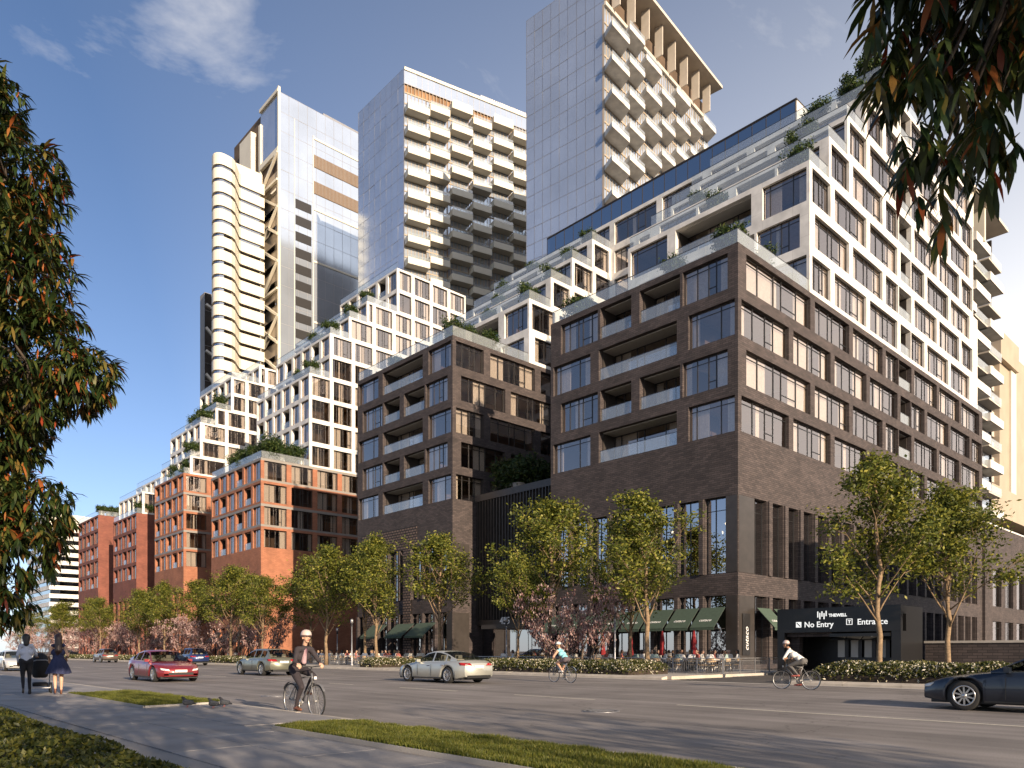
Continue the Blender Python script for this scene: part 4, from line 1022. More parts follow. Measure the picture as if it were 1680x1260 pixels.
# ---------------------------------------------------------------- trees with long drooping leaves on the near side
def long_leaves(r, C, D, n_per, length, spread):
    # a whorl of bent lance-shaped leaves at each twig tip
    n = len(C)*n_per; B = np.repeat(C, n_per, 0); T = np.repeat(D, n_per, 0)
    O = r.normal(size=(n, 3)); O -= T*(O*T).sum(1)[:, None]; O /= np.linalg.norm(O, axis=1)[:, None]
    d0 = T*.55+O*.85; d0 /= np.linalg.norm(d0, axis=1)[:, None]; B = B-T*(r.rand(n)*spread)[:, None]
    L = length*r.uniform(.6, 1.25, n); W = L*r.uniform(.075, .11, n); g = np.array([0, 0, -1.0]); S = np.cross(d0, g); S /= (np.linalg.norm(S, axis=1)[:, None]+1e-6)
    V = np.empty((n, 8, 3)); p = B.copy(); d = d0.copy()
    ws = (.25, 1.0, .8, .06)
    for k in range(4):
        V[:, 2*k] = p-S*(W*ws[k])[:, None]; V[:, 2*k+1] = p+S*(W*ws[k])[:, None]
        d = d+g*.42; d /= np.linalg.norm(d, axis=1)[:, None]; p = p+d*(L/3)[:, None]
    return V
def strip_mesh(name, V, mat):
    n = len(V); me = bpy.data.meshes.new(name); me.vertices.add(n*8); me.vertices.foreach_set('co', V.reshape(-1))
    f = (np.arange(n)[:, None]*8+np.array([0, 1, 3, 2, 2, 3, 5, 4, 4, 5, 7, 6])[None]).astype(np.int32).reshape(-1)
    me.loops.add(len(f)); me.loops.foreach_set('vertex_index', f); me.polygons.add(n*3); me.polygons.foreach_set('loop_start', np.arange(0, n*12, 4, dtype=np.int32)); me.polygons.foreach_set('use_smooth', np.ones(n*3, dtype=bool))
    me.materials.append(M[mat]); me.update(calc_edges=True); me.validate(); return me
RIGHT = np.array([math.cos(R(42.86)), -math.sin(R(42.86)), 0]); FWD = np.array([math.sin(R(42.86)), math.cos(R(42.86)), 0])
def droopy_tree(name, base, trunk_h, lobes, ncl, label, length=.19, seed=1, n_per=9, twigs=None):
    r = np.random.RandomState(seed); t = empty(name, base, 0, label, 'tree'); m = MB()
    P = [(0, 0, -.1), (.05, .03, trunk_h*.5), (0, 0, trunk_h)]; m.tube(P, [.2, .16, .13], 9)
    tops = []
    Cs = []; Ds = []
    for (c, rad) in lobes:
        c = np.array(c); a = Vector((0, 0, trunk_h*.95)); b = Vector(c); mid = a.lerp(b, .5)+Vector((0, 0, .25))
        m.tube([a, mid, b], [.07, .045, .02], 6, cap=False)
        n = int(ncl*rad**2); d = r.normal(size=(n, 3)); d /= np.linalg.norm(d, axis=1)[:, None]; s = rad*(.45+.55*r.rand(n)**.5)
        p = c+d*s[:, None]*np.array([1, 1, .85]); Cs.append(p); dd = d*.8+r.normal(size=(n, 3))*.35; dd[:, 2] -= .15; dd /= np.linalg.norm(dd, axis=1)[:, None]; Ds.append(dd)
        for k in range(int(7*rad)):
            e = p[r.randint(n)]; mid = (c+e)/2+np.array([0, 0, .1]); m.tube([b, Vector(mid), Vector(e)], [.02, .013, .006], 4, cap=False)
    C = np.concatenate(Cs); D = np.concatenate(Ds)
    m.build('trunk', 'bark_dark', t); V = long_leaves(r, C, D, n_per, length, .10); meshobj('crown', strip_mesh('crown', V, 'leaf_long'), t)
    return t
def lob(a, f, z, r): q = RIGHT*a+FWD*f; return ((q[0], q[1], z), r)
droopy_tree('willow_leaved_tree', (.62, 13.4, -.1), 3.2,
    [lob(.3, 0, 9.5, 1.0), lob(1.25, 0, 9.0, .75), lob(-.2, 0, 8.9, 1.25), lob(.9, -.3, 8.7, 1.0), lob(1.7, .1, 8.0, .8), lob(1.15, .2, 7.4, 1.1), lob(-.5, .5, 7.2, 1.5), lob(1.75, -.2, 6.6, 1.05), lob(.4, -.6, 6.2, 1.35), lob(2.05, 0, 5.45, 1.05), lob(2.7, .1, 5.3, .55), lob(-1.2, -.2, 5.6, 1.5), lob(.9, .4, 5.1, 1.2), lob(1.2, 0, 4.3, .95), lob(-.1, -.5, 4.2, 1.3), lob(1.35, -.2, 3.35, .85), lob(1.9, 0, 2.95, .65), lob(2.05, .1, 3.45, .6), lob(1.5, 0, 2.2, .6), lob(.3, .3, 3.1, 1.1), lob(-1.1, .4, 3.3, 1.3), lob(.9, .1, 2.45, .75), lob(0, -.2, 2.1, .8), lob(-1.5, 1, 7.3, 1.5), lob(-1.9, -.6, 4, 1.4), lob(-.3, 1.6, 5.5, 1.6)],
    380, 'tall tree with drooping long green and orange leaves beside the near pavement', seed=4, length=.21)
# the tree overhead: its hanging branch reaches in front of the lens, the rest shades the pavement
over = droopy_tree('overhanging_tree', (.7, -3.4, .09), 3.4,
    [((0, 0, 6.6), 1.9), ((1.4, .6, 5.4), 1.5), ((-1.3, .4, 5.4), 1.6), ((.4, -1.5, 5.4), 1.6), ((.2, 1.3, 5.2), 1.5), ((1.2, 1.9, 4.6), .9)],
    80, 'near tree whose dark branch of long hanging leaves reaches overhead', seed=9, length=.21)
BRN = []
_r = random.Random(4)
# twig tips of the hanging branch: sideways offset, depth and height from the camera position, in metres
for a, d, z in [(1.20, 2.5, 3.45), (1.36, 2.6, 3.4), (1.5, 2.5, 3.5), (1.30, 2.4, 3.2), (1.6, 2.6, 3.3), (1.75, 2.6, 3.5), (1.72, 2.5, 3.1), (1.58, 2.6, 3.0), (1.42, 2.6, 3.02), (1.68, 2.6, 2.85), (1.45, 2.6, 2.72), (1.36, 2.6, 2.85), (1.60, 2.65, 2.70), (1.78, 2.6, 2.78), (1.85, 2.7, 3.2), (1.9, 2.7, 3.6), (1.55, 2.55, 3.65), (1.34, 2.5, 3.65), (1.75, 2.6, 3.75), (1.48, 2.6, 3.25), (1.66, 2.7, 3.45), (1.85, 2.6, 2.95), (1.7, 2.55, 3.3), (1.56, 2.5, 3.15), (1.8, 2.5, 3.4), (1.62, 2.55, 3.6), (1.74, 2.7, 2.98)]:
    a = max(a, 1.36); z = 3.98-(3.80-z)*.56; q = RIGHT*a+FWD*d; BRN.append((q[0], q[1], z))
for a, d, z in [(1.40, 2.6, 3.22), (1.52, 2.6, 3.14), (1.64, 2.65, 3.10), (1.36, 2.6, 3.36), (1.24, 2.5, 3.72), (1.46, 2.6, 3.05)]: q = RIGHT*a+FWD*d; BRN.append((q[0], q[1], z))
def hanging():
    r = np.random.RandomState(12); m = MB(); base = Vector((.7, -3.4, .09)); k0 = Vector((1.8, -.9, 4.4))-base; Cs = []; Ds = []
    hub = Vector((3.0, .45, 4.1))-base; m.tube([Vector((.1, .3, 3.6)), k0, hub], [.06, .045, .03], 7)
    for a in BRN:
        a = Vector(a)-base; mid = hub.lerp(a, .55)+Vector((0, 0, .08)); m.tube([hub, mid, a], [.013, .009, .004], 5, cap=False)
        for k in range(7):
            Cs.append(np.array(a)+r.normal(size=3)*np.array([.075, .075, .085])); d = np.array(a-hub); d = d/np.linalg.norm(d)*.7+np.array([0, 0, -.55])+r.normal(size=3)*.25; Ds.append(d/np.linalg.norm(d))
    m.build('branch', 'bark_dark', over); meshobj('hanging_leaves', strip_mesh('hanging_leaves', long_leaves(r, np.array(Cs), np.array(Ds), 10, .125, .08), 'leaf_long'), over)
hanging()
for i, (x, y) in enumerate([(-.6, -9.5), (1.2, -16), (6.4, -11.5)]):
    droopy_tree('pavement_tree', (x, y, .09), 3.0, [((0, 0, 6.4), 1.8), ((1.2, .3, 5.2), 1.5), ((-1.2, .6, 5.0), 1.5), ((.2, -1.4, 5.0), 1.5), ((0, .3, 4.0), 1.6)], 60, ['leafy tree on the near pavement behind the overhanging tree', 'leafy tree farthest back on the near pavement', 'leafy tree in the verge close to the near kerb'][i], seed=30+i)
# ================================================================ cars
def paint(name, col, metal=.25):
    m, nt, out = mat_new(name); p = N(nt, 'ShaderNodeBsdfPrincipled'); p.inputs['Base Color'].default_value = rgb(col); p.inputs['Metallic'].default_value = metal; p.inputs['Roughness'].default_value = .38
    p.inputs['Coat Weight'].default_value = .8; p.inputs['Coat Roughness'].default_value = .06
    nz = N(nt, 'ShaderNodeTexNoise'); nz.inputs['Scale'].default_value = 300; b = N(nt, 'ShaderNodeMapRange'); b.inputs['To Min'].default_value = .3; b.inputs['To Max'].default_value = .45
    nt.links.new(nz.outputs[0], b.inputs[0]); nt.links.new(b.outputs[0], p.inputs['Roughness']); nt.links.new(p.outputs[0], out.inputs[0])
paint('paint_red', (.22, .018, .022)); paint('paint_silver', (.50, .50, .44), .5); paint('paint_olive', (.20, .20, .15), .5); paint('paint_brown', (.16, .12, .10), .4); paint('paint_blue', (.02, .04, .13), .3); paint('paint_navy', (.016, .022, .035), .3); paint('paint_white', (.6, .6, .58), .1)
plain('car_trim', (.012, .012, .012), .5, .1); plain('alloy', (.55, .54, .52), .25, .1, metal=.85); plain('plate', (.72, .70, .62), .5, .05); plain('lamp_clear', (.75, .73, .68), .15, .05, spec=.8); plain('lamp_red', (.30, .012, .012), .2, .1, spec=.7); plain('chrome', (.7, .7, .68), .12, .05, metal=1); plain('seat_cream', (.50, .43, .32), .7, .1)
glass('car_glass', (.95, .97, 1.0), .12, (.42, .45, .46), grazing=.75)
def interp(tab, x):
    if x <= tab[0][0]: return tab[0][1]
    for (a, fa), (b, fb) in zip(tab[:-1], tab[1:]):
        if x <= b:
            t = (x-a)/(b-a); t = t*t*(3-2*t) if False else t; return fa+(fb-fa)*t
    return tab[-1][1]
def smooth_tab(tab, n=80):
    xs = np.linspace(tab[0][0], tab[-1][0], n); ys = np.array([interp(tab, x) for x in xs]); k = np.array([1, 2, 3, 2, 1])/9
    for _ in range(2): yp = np.pad(ys, 2, mode='edge'); ys = np.convolve(yp, k, 'valid')
    return list(zip(xs, ys))
from mathutils.bvhtree import BVHTree
def lamp_patch(root, bvh, name, mat, sgn, poly, W, x0, d, nu=8, nv=3):
    d = Vector(d).normalized(); m = MB(); vs = []; ok = True
    for i in range(nu+1):
        for j in range(nv+1):
            u, v = i/nu, j/nv; y = (poly[0][0]*(1-u)+poly[1][0]*u)*(1-v)+(poly[3][0]*(1-u)+poly[2][0]*u)*v; z = (poly[0][1]*(1-u)+poly[1][1]*u)*(1-v)+(poly[3][1]*(1-u)+poly[2][1]*u)*v
            t = abs(1.5/d.x); o = Vector((x0, sgn*W*y, z))-Vector((0, d.y*t, 0)); h = bvh.ray_cast(o, d)
            vs.append(h[0]-d*.012 if h[0] else None)
    fs = []
    for i in range(nu):
        for j in range(nv):
            q = [i*(nv+1)+j, (i+1)*(nv+1)+j, (i+1)*(nv+1)+j+1, i*(nv+1)+j+1]
            if all(vs[k] is not None for k in q): fs.append(tuple(q))
    vs = [v if v is not None else Vector((0, 0, 0)) for v in vs]; m.add(vs, fs, 0, True); o = m.build(name, mat, root); md = o.modifiers.new('thick', 'SOLIDIFY'); md.thickness = .012; fix_normals(o.data)
def make_car(spec, name, label, cat, loc, rz, colour):
    # local: x from front bumper (0) to tail (L), y across, z up
    L, W = spec['L'], spec['W']/2; wr = spec.get('wr', .34); xf, xr = spec['axles']
    hood = smooth_tab(spec['hood']); belt = smooth_tab(spec['belt']); roof = smooth_tab(spec['roof']); plan = smooth_tab(spec['plan']); xa, xb, xc, xd = spec['cabin']     # windscreen base, roof start, roof end, rear base
    zs = spec.get('sill', .21)
    root = empty(name, loc, rz, label, cat)
    xs = sorted(set([round(x, 3) for x in np.linspace(0, L, 58)]+[round(c+wr*1.16*math.cos(a), 3) for c in (xf, xr) for a in np.linspace(0, math.pi, 13)]+[.03, L-.03]+[xa, xb, xc, xd]))
    def bottom(x):
        z = zs+.06*max(0, 1-x/.5)+.10*max(0, 1-(L-x)/.6)
        for c in (xf, xr):
            d = abs(x-c); Rr = wr*1.16
            if d < Rr: z = max(z, wr+math.sqrt(Rr*Rr-d*d)*.98)
        return z
    body = MB(); rings = []
    for x in xs:
        w = W*interp(plan, x); zb = interp(belt, x); zh = interp(hood, x); z0 = bottom(x); zm = z0+(zb-z0)*.45
        bulge = 1.0+.012*sum(math.exp(-((x-c)/.42)**2) for c in (xf, xr))
        side = [(w*.93, z0), (w*.985*bulge, z0+.05), (w*bulge, zm), (w*.985*bulge, zb-.12 if zb-.12 > zm else zm+.01), (w*.955, zb-.035), (w*.90, zb)]
        top = [(w*.62, zb+(zh-zb)*.75), (w*.3, zh), (0, zh+.008)]
        half = side+top; rings.append([(x, -y, z) for y, z in half]+[(x, y, z) for y, z in reversed(half[:-1])])
    n = len(rings[0]); vs = [p for r_ in rings for p in r_]; fs = []
    for i in range(len(rings)-1):
        for k in range(n-1): fs.append((i*n+k, (i+1)*n+k, (i+1)*n+k+1, i*n+k+1))
    fs += [tuple(range(n)), tuple((len(rings)-1)*n+k for k in range(n-1, -1, -1))]
    body.add(vs, fs, 0, True)
    # cabin: pillars and roof in paint, glass split into panes
    parts = {}
    def G(k): return parts.setdefault(k, MB())
    cx = sorted(set([round(x, 3) for x in np.linspace(xa, xd, 34)]+[xb, xc]+[p for p in spec['pillars']]+[p+spec.get('pw', .09) for p in spec['pillars']])); cr = []
    for x in cx:
        w = W*interp(plan, x); zb = interp(belt, x); zr = max(interp(roof, x), interp(hood, x)+.005); zh = interp(hood, x)
        t = min(1, max(0, (zr-zh)/.42)); yb = w*.885; yt = w*(.885-.215*t); zb2 = min(zb-.01, zr-.008)
        cr.append([(x, yb, zb2), (x, yb*.985+yt*.015, zb2+(zr-zb2)*.10), (x, yt+.03, zb2+(zr-zb2)*.84), (x, yt-.015, zr-.02*t), (x, yt*.5, zr+.012*t), (x, 0, zr+.018*t)])
    pill = spec['pillars']; pw = spec.get('pw', .09)
    for i in range(len(cx)-1):
        x0, x1 = cx[i], cx[i+1]; xm = (x0+x1)/2
        for sgn in (-1, 1):
            a = [(p[0], p[1]*sgn, p[2]) for p in cr[i]]; b = [(p[0], p[1]*sgn, p[2]) for p in cr[i+1]]
            for k in range(5):
                key = 'roof'
                if k == 1:
                    isp = any(p <= xm <= p+pw for p in pill) or xm < xa+.30*(xb-xa)+.05 or xm > spec.get('glass_end', xd-.25)
                    if not isp: key = ('side_window', sgn, sum(xm > p for p in pill))
                elif k >= 3 or k == 2:
                    if xm < xb and k >= 3: key = 'windscreen'
                    if xm > xc and k >= 3 and xm < xd-.03: key = 'rear_window'
                q = [a[k], b[k], b[k+1], a[k+1]]
                if sgn < 0: q.reverse()
                (body if key == 'roof' else G(key)).add(q, [(0, 1, 2, 3)], 0, True)
    me = body.mesh('body', [colour]); bm = bmesh.new(); bm.from_mesh(me); bmesh.ops.remove_doubles(bm, verts=bm.verts, dist=.0006); bmesh.ops.recalc_face_normals(bm, faces=bm.faces); bm.to_mesh(me); bm.free(); me.polygons.foreach_set('use_smooth', [True]*len(me.polygons)); meshobj('body', me, root); bvh = BVHTree.FromPolygons([v.co for v in me.vertices], [tuple(p.vertices) for p in me.polygons])
    for key, mb in parts.items():
        nm = key if isinstance(key, str) else key[0]; me = mb.mesh(nm, 'car_glass'); bm = bmesh.new(); bm.from_mesh(me); bmesh.ops.remove_doubles(bm, verts=bm.verts, dist=.0006); bm.to_mesh(me); bm.free(); meshobj(nm, me, root)
    # dark chassis and wheel housings
    m = MB(); m.box(.18, L-.22, -W*.84, W*.84, zs-.03, zs+.26); m.box(xf-wr*1.1, xf+wr*1.1, -W*.86, W*.86, zs+.26, wr*2.02); m.box(xr-wr*1.1, xr+wr*1.1, -W*.86, W*.86, zs+.26, wr*2.02); m.build('chassis', 'car_trim', root)
    for (xx) in (xb+.45, xc-.35):
        for sgn in (-1, 1):
            s_ = MB(); s_.bbox(xx-.28, xx+.25, sgn*.40-.24, sgn*.40+.24, .38, .62, .05); s_.bbox(xx+.15, xx+.30, sgn*.40-.24, sgn*.40+.24, .6, 1.05, .05); s_.bbox(xx+.16, xx+.26, sgn*.40-.12, sgn*.40+.12, 1.06, 1.22, .03); s_.build('seat', 'seat_cream', root)
    # wheels
    tw = .22
    ty = MB(); ty.lathe([(wr*.66, -tw/2+.02), (wr*.93, -tw/2), (wr, -tw/2+.035), (wr, tw/2-.035), (wr*.93, tw/2), (wr*.66, tw/2-.02)], 28, axis='y'); tyre = ty.mesh('tyre', 'rubber')
    rm = MB(); rm.lathe([(wr*.70, -tw/2+.03), (wr*.70, -tw/2+.008), (wr*.61, -tw/2+.012), (wr*.60, .02)], 28, axis='y'); rm.lathe([(0.0, -tw/2+.02), (wr*.16, -tw/2+.025), (wr*.18, -tw/2+.07)], 14, axis='y')
    for k in range(10):
        a = k*math.pi/5; c, s2 = math.cos(a), math.sin(a); rm.obox((c*wr*.38, -tw/2+.045, s2*wr*.38), (c*wr*.25, 0, s2*wr*.25), (-s2*.019, 0, c*.019), (0, .018, 0))
    rim = rm.mesh('rim', 'alloy'); hub = MB().lathe([(0, .01), (wr*.6, .01), (wr*.6, .03), (0, .03)], 20, axis='y').mesh('brake_disc', 'car_trim')
    for c in (xf, xr):
        for sgn in (-1, 1):
            wobj = empty('wheel', (c, sgn*(W*.985-tw/2), wr)); wobj.parent = root; wobj.rotation_euler = (0, rb.uniform(0, 3), 0 if sgn < 0 else math.pi)
            meshobj('tyre', tyre, wobj); meshobj('rim', rim, wobj); meshobj('brake_disc', hub, wobj)
    # lamps, plates, grille, mirrors, handles
    fz = interp(belt, .15)
    def surf(x, z): return W*interp(plan, x)
    for sgn in (-1, 1):
        tz = spec.get('tail_z', interp(belt, L-.2)-.10)
        lamp_patch(root, bvh, 'headlight', 'lamp_clear', sgn, [(.48, fz-.15), (.92, fz-.10), (.985, fz-.01), (.55, fz-.06)], W, -1.5, (1, -sgn*.45, 0))
        lamp_patch(root, bvh, 'taillight', 'lamp_red', sgn, [(.42, tz-.06), (1.02, tz-.05), (1.06, tz+.07), (.50, tz+.055)], W, L+1.5, (-1, -sgn*.40, 0))
        m = MB(); xm_ = xa+.42*(xb-xa); m.obox((xm_, sgn*(W*.99), interp(belt, xm_)+.07), (.055, 0, 0), (0, .10, 0), (0, 0, .06)); m.bar((xm_+.02, sgn*W*.88, interp(belt, xm_)), (xm_, sgn*W*.92, interp(belt, xm_)+.05), .02); m.build('mirror', colour, root)
        for xx in (spec['pillars'][0]-.18 if len(spec['pillars']) else 2, xr-.32):
            MB().bbox(xx-.10, xx+.10, sgn*W*.992-.012, sgn*W*.992+.012, interp(belt, xx)-.17, interp(belt, xx)-.145, .004).build('door_handle', 'chrome', root)
        m = MB()
        for xx in (xa+.38*(xb-xa), spec['pillars'][0]+.02, xr-.12):
            zt_ = interp(belt, xx)-.04; zb_ = .30 if xx < xr-.3 else .72; m.box(xx-.004, xx+.004, sgn*W*interp(plan, xx)*1.006-.006, sgn*W*interp(plan, xx)*1.006+.004, zb_, zt_-.06)
        m.box(xf+wr*1.25, xr-wr*1.25, sgn*W*.97-.012, sgn*W*.97+.012, zs+.015, zs+.06); m.build('door_seam', 'car_trim', root)
    gz = spec.get('grille_z', .40)
    m = MB(); m.box(-.012, .09, -W*.55, W*.55, gz-.07, gz+.035); m.build('grille', 'car_trim', root)
    m = MB(); m.box(-.02, .06, -.26, .26, gz+.045, gz+.155); m.build('number_plate', 'plate', root)
    for sgn in (-1, 1):
        m = MB(); m.box(.0, .12, sgn*W*.66-.10, sgn*W*.66+.10, gz-.10, gz-.02); m.build('air_intake', 'car_trim', root)
    pz = spec.get('rear_plate', .62); MB().box(L-.05, L+.022, -.26, .26, pz, pz+.12).build('number_plate', 'plate', root)
    MB().box(L-.10, L+.012, -W*.70, W*.70, .24, .36).build('rear_diffuser', 'car_trim', root)
    return root
SEDAN = dict(L=4.95, W=1.94, axles=(.92, 3.88), wr=.345, sill=.20, hood=[(0, .56), (.12, .70), (.5, .80), (1.35, .925), (3.9, .99), (4.5, 1.03), (4.85, 1.02), (4.95, .80)], belt=[(0, .54), (.12, .66), (.6, .79), (1.4, .89), (3.2, .93), (4.2, .97), (4.8, .96), (4.95, .78)], roof=[(1.25, .92), (1.5, 1.04), (2.15, 1.36), (2.5, 1.44), (3.0, 1.445), (3.6, 1.36), (4.1, 1.19), (4.6, 1.03)],
             plan=[(0, .72), (.08, .82), (.3, .93), (.8, .99), (2, 1), (4, .99), (4.6, .94), (4.87, .86), (4.95, .80)], cabin=(1.25, 2.2, 3.35, 4.55), pillars=[2.78, 3.62], glass_end=4.02)
COUPE = dict(SEDAN, L=4.95, W=1.88, roof=[(1.45, .93), (1.7, 1.05), (2.25, 1.33), (2.65, 1.41), (3.1, 1.40), (3.7, 1.28), (4.2, 1.11), (4.55, 1.02)], cabin=(1.45, 2.3, 3.3, 4.45), hood=[(0, .52), (.12, .68), (.5, .80), (1.5, .93), (3.9, 1.0), (4.4, 1.02), (4.8, 1.0), (4.95, .82)], pillars=[2.75, 3.66], glass_end=4.0, wr=.35, rear_plate=.66)
WAGON = dict(SEDAN, L=4.75, W=1.9, axles=(.9, 3.75), wr=.36, sill=.26, hood=[(0, .62), (.12, .78), (.5, .90), (1.3, 1.0), (3.8, 1.05), (4.5, 1.05), (4.66, 1.0), (4.75, .7)], belt=[(0, .6), (.12, .72), (.6, .86), (1.3, .94), (3.2, .98), (4.2, 1.0), (4.6, .98), (4.75, .7)], roof=[(1.2, 1.0), (1.4, 1.12), (2.0, 1.42), (2.4, 1.52), (3.2, 1.53), (3.9, 1.49), (4.3, 1.36), (4.62, 1.05)], plan=[(0, .74), (.08, .84), (.3, .94), (.8, .99), (2, 1), (3.9, .99), (4.4, .96), (4.67, .90), (4.75, .86)], cabin=(1.2, 2.05, 4.0, 4.62), pillars=[2.62, 3.45], glass_end=4.15, tail_z=.88, rear_plate=.72)
SUV = dict(WAGON, sill=.32, wr=.38, roof=[(1.2, 1.04), (1.4, 1.2), (2.0, 1.52), (2.4, 1.66), (3.2, 1.68), (3.9, 1.65), (4.35, 1.5), (4.62, 1.12)], hood=[(0, .7), (.12, .9), (.5, 1.0), (1.3, 1.06), (3.8, 1.1), (4.5, 1.1), (4.66, 1.05), (4.75, .8)], belt=[(0, .68), (.12, .85), (.6, .94), (1.3, 1.0), (3.2, 1.05), (4.2, 1.06), (4.6, 1.04), (4.75, .8)])
# front points along local -x; rz turns local -x to the driving direction
make_car(SEDAN, 'parked_car' if False else 'car', 'red sedan with pale headlights and cream seats coming along the road', 'car', (12.1, 34.9, 0), R(90), 'paint_red')
make_car(COUPE, 'car', 'silver grey coupe sedan with sloping rear window driving in front of the flower bed', 'car', (20.9, 29.55, 0), R(-90), 'paint_silver')
make_car(WAGON, 'car', 'olive grey estate car driving away behind the cyclist in a suit', 'car', (19.4, 44.5, 0), R(-90), 'paint_olive')
make_car(SUV, 'car', 'brown off-road car driving away far down the road', 'car', (26.2, 104.0, 0), R(-90), 'paint_brown')
make_car(SUV, 'car', 'small dark blue car driving away behind the red sedan', 'car', (27.0, 77.5, 0), R(-90), 'paint_blue')
make_car(SEDAN, 'car', 'pale car half hidden behind the two women', 'car', (10.6, 61.4, 0), R(90), 'paint_white')
make_car(COUPE, 'car', 'dark navy car entering the road past the flower bed by the parking entrance', 'car', (20.7, 6.65, 0), R(-90), 'paint_navy')
# ================================================================ people, bicycles, pram, pigeons
plain('skin_light', (.52, .32, .22), .55, .05, spec=.3); plain('skin_tan', (.36, .20, .125), .55, .05, spec=.3); plain('skin_dark', (.15, .08, .05), .55, .05, spec=.3)
plain('suit_dark', (.030, .024, .028), .9, .2, 20, kind='object'); plain('shirt_pink', (.42, .28, .30), .9, .1); plain('shirt_white', (.66, .64, .60), .9, .06); plain('blouse', (.48, .50, .58), .9, .08); plain('trouser_black', (.012, .012, .016), .9, .2); plain('trouser_grey', (.10, .095, .09), .9, .2)
plain('dress_navy', (.022, .028, .075), .9, .15); plain('teal_top', (.22, .50, .55), .8, .08); plain('shorts', (.10, .08, .09), .9, .1); plain('shoe_brown', (.16, .06, .03), .5, .1); plain('shoe_black', (.012, .01, .01), .35, .1); plain('shoe_red', (.45, .12, .09), .6, .1)
plain('hair_black', (.010, .008, .008), .45, .3, 30, kind='object'); plain('hair_brown', (.035, .016, .012), .4, .35, 30, kind='object'); plain('hair_fair', (.25, .16, .07), .5, .2); plain('helmet_pale', (.50, .40, .36), .45, .05); plain('helmet_band', (.11, .075, .07), .5, .1); plain('eye', (.02, .015, .012), .3, .05); plain('lip', (.30, .09, .08), .5, .05); plain('tie', (.16, .07, .10), .7, .1)
plain('bike_grey', (.20, .20, .20), .35, .05, metal=.4); plain('bike_black', (.015, .015, .015), .35, .1); plain('bike_blue', (.10, .13, .18), .35, .05); plain('pigeon_grey', (.06, .065, .075), .7, .3, 25, kind='object'); plain('pigeon_dark', (.025, .025, .03), .6, .2); plain('pram_black', (.008, .008, .010), .8, .2)
plain('cloth_a', (.62, .58, .50), .9, .1); plain('cloth_b', (.10, .12, .17), .9, .1); plain('cloth_c', (.42, .14, .11), .9, .1); plain('cloth_d', (.28, .36, .34), .9, .1)
def capsule(mb, a, b, ra, rb_, n=12):
    a, b = Vector(a), Vector(b); d = (b-a); L = d.length
    d = d/L if L > 1e-6 else Vector((0, 0, 1)); pts = []; rad = []
    for k in range(5): t = k/4*math.pi/2; pts.append(a-d*ra*math.cos(t)); rad.append(max(ra*math.sin(t), .0005))
    for k in range(5): t = k/4*math.pi/2; pts.append(b+d*rb_*math.sin(t)); rad.append(max(rb_*math.cos(t), .0005))
    mb.tube(pts, rad, n)
def body_mesh(prims, voxel, name='body', smooth=3):
    mb = MB()
    for a, b, ra, rb_, mt in prims: capsule(mb, a, b, ra, rb_)
    me0 = bpy.data.meshes.new('tmp'); me0.from_pydata(mb.v, [], mb.f); o = bpy.data.objects.new('tmp', me0); COL.objects.link(o)
    md = o.modifiers.new('r', 'REMESH'); md.mode = 'VOXEL'; md.voxel_size = voxel
    sm = o.modifiers.new('s', 'SMOOTH'); sm.factor = .5; sm.iterations = smooth
    dg = bpy.context.evaluated_depsgraph_get(); dg.update(); me = bpy.data.meshes.new_from_object(o.evaluated_get(dg)); bpy.data.objects.remove(o)
    me.name = name; n = len(me.polygons); C = np.empty(n*3); me.polygons.foreach_get('center', C); C = C.reshape(-1, 3)
    mats = []; best = np.full(n, 1e9); idx = np.zeros(n, int)
    for a, b, ra, rb_, mt in prims:
        if mt not in mats: mats.append(mt)
        a, b = np.array(a, float), np.array(b, float); d = b-a; t = np.clip(((C-a)@d)/max(d@d, 1e-9), 0, 1); D = np.linalg.norm(C-(a+t[:, None]*d), axis=1)-(ra+(rb_-ra)*t)
        k = D < best; best[k] = D[k]; idx[k] = mats.index(mt)
    me.materials.clear()
    for m_ in mats: me.materials.append(M[m_])
    me.polygons.foreach_set('material_index', idx.astype(np.int32)); me.polygons.foreach_set('use_smooth', np.ones(n, dtype=bool)); me.update(); return me
def V3(*a): return Vector(a)
def head_prims(c, yaw, skin, s=1.0):
    c = Vector(c); f = Vector((math.cos(yaw), math.sin(yaw), 0)); l = Vector((-math.sin(yaw), math.cos(yaw), 0)); u = Vector((0, 0, 1)); P = []
    P.append((c+u*.03-f*.012, c+u*.03+f*.012, .088*s, .083*s, skin)); P.append((c-u*.02+f*.02, c-u*.075+f*.045, .070*s, .040*s, skin))
    P.append((c+f*.088-u*.0, c+f*.108-u*.028, .010, .015, skin))
    for sg in (-1, 1):
        P.append((c+l*sg*.085+u*.005, c+l*sg*.088-u*.03, .016, .012, skin)); P.append((c+f*.083+l*sg*.033+u*.018, c+f*.086+l*sg*.033+u*.018, .012, .010, 'eye'))
    P.append((c+f*.085-l*.02-u*.058, c+f*.085+l*.02-u*.058, .009, .009, 'lip')); return P
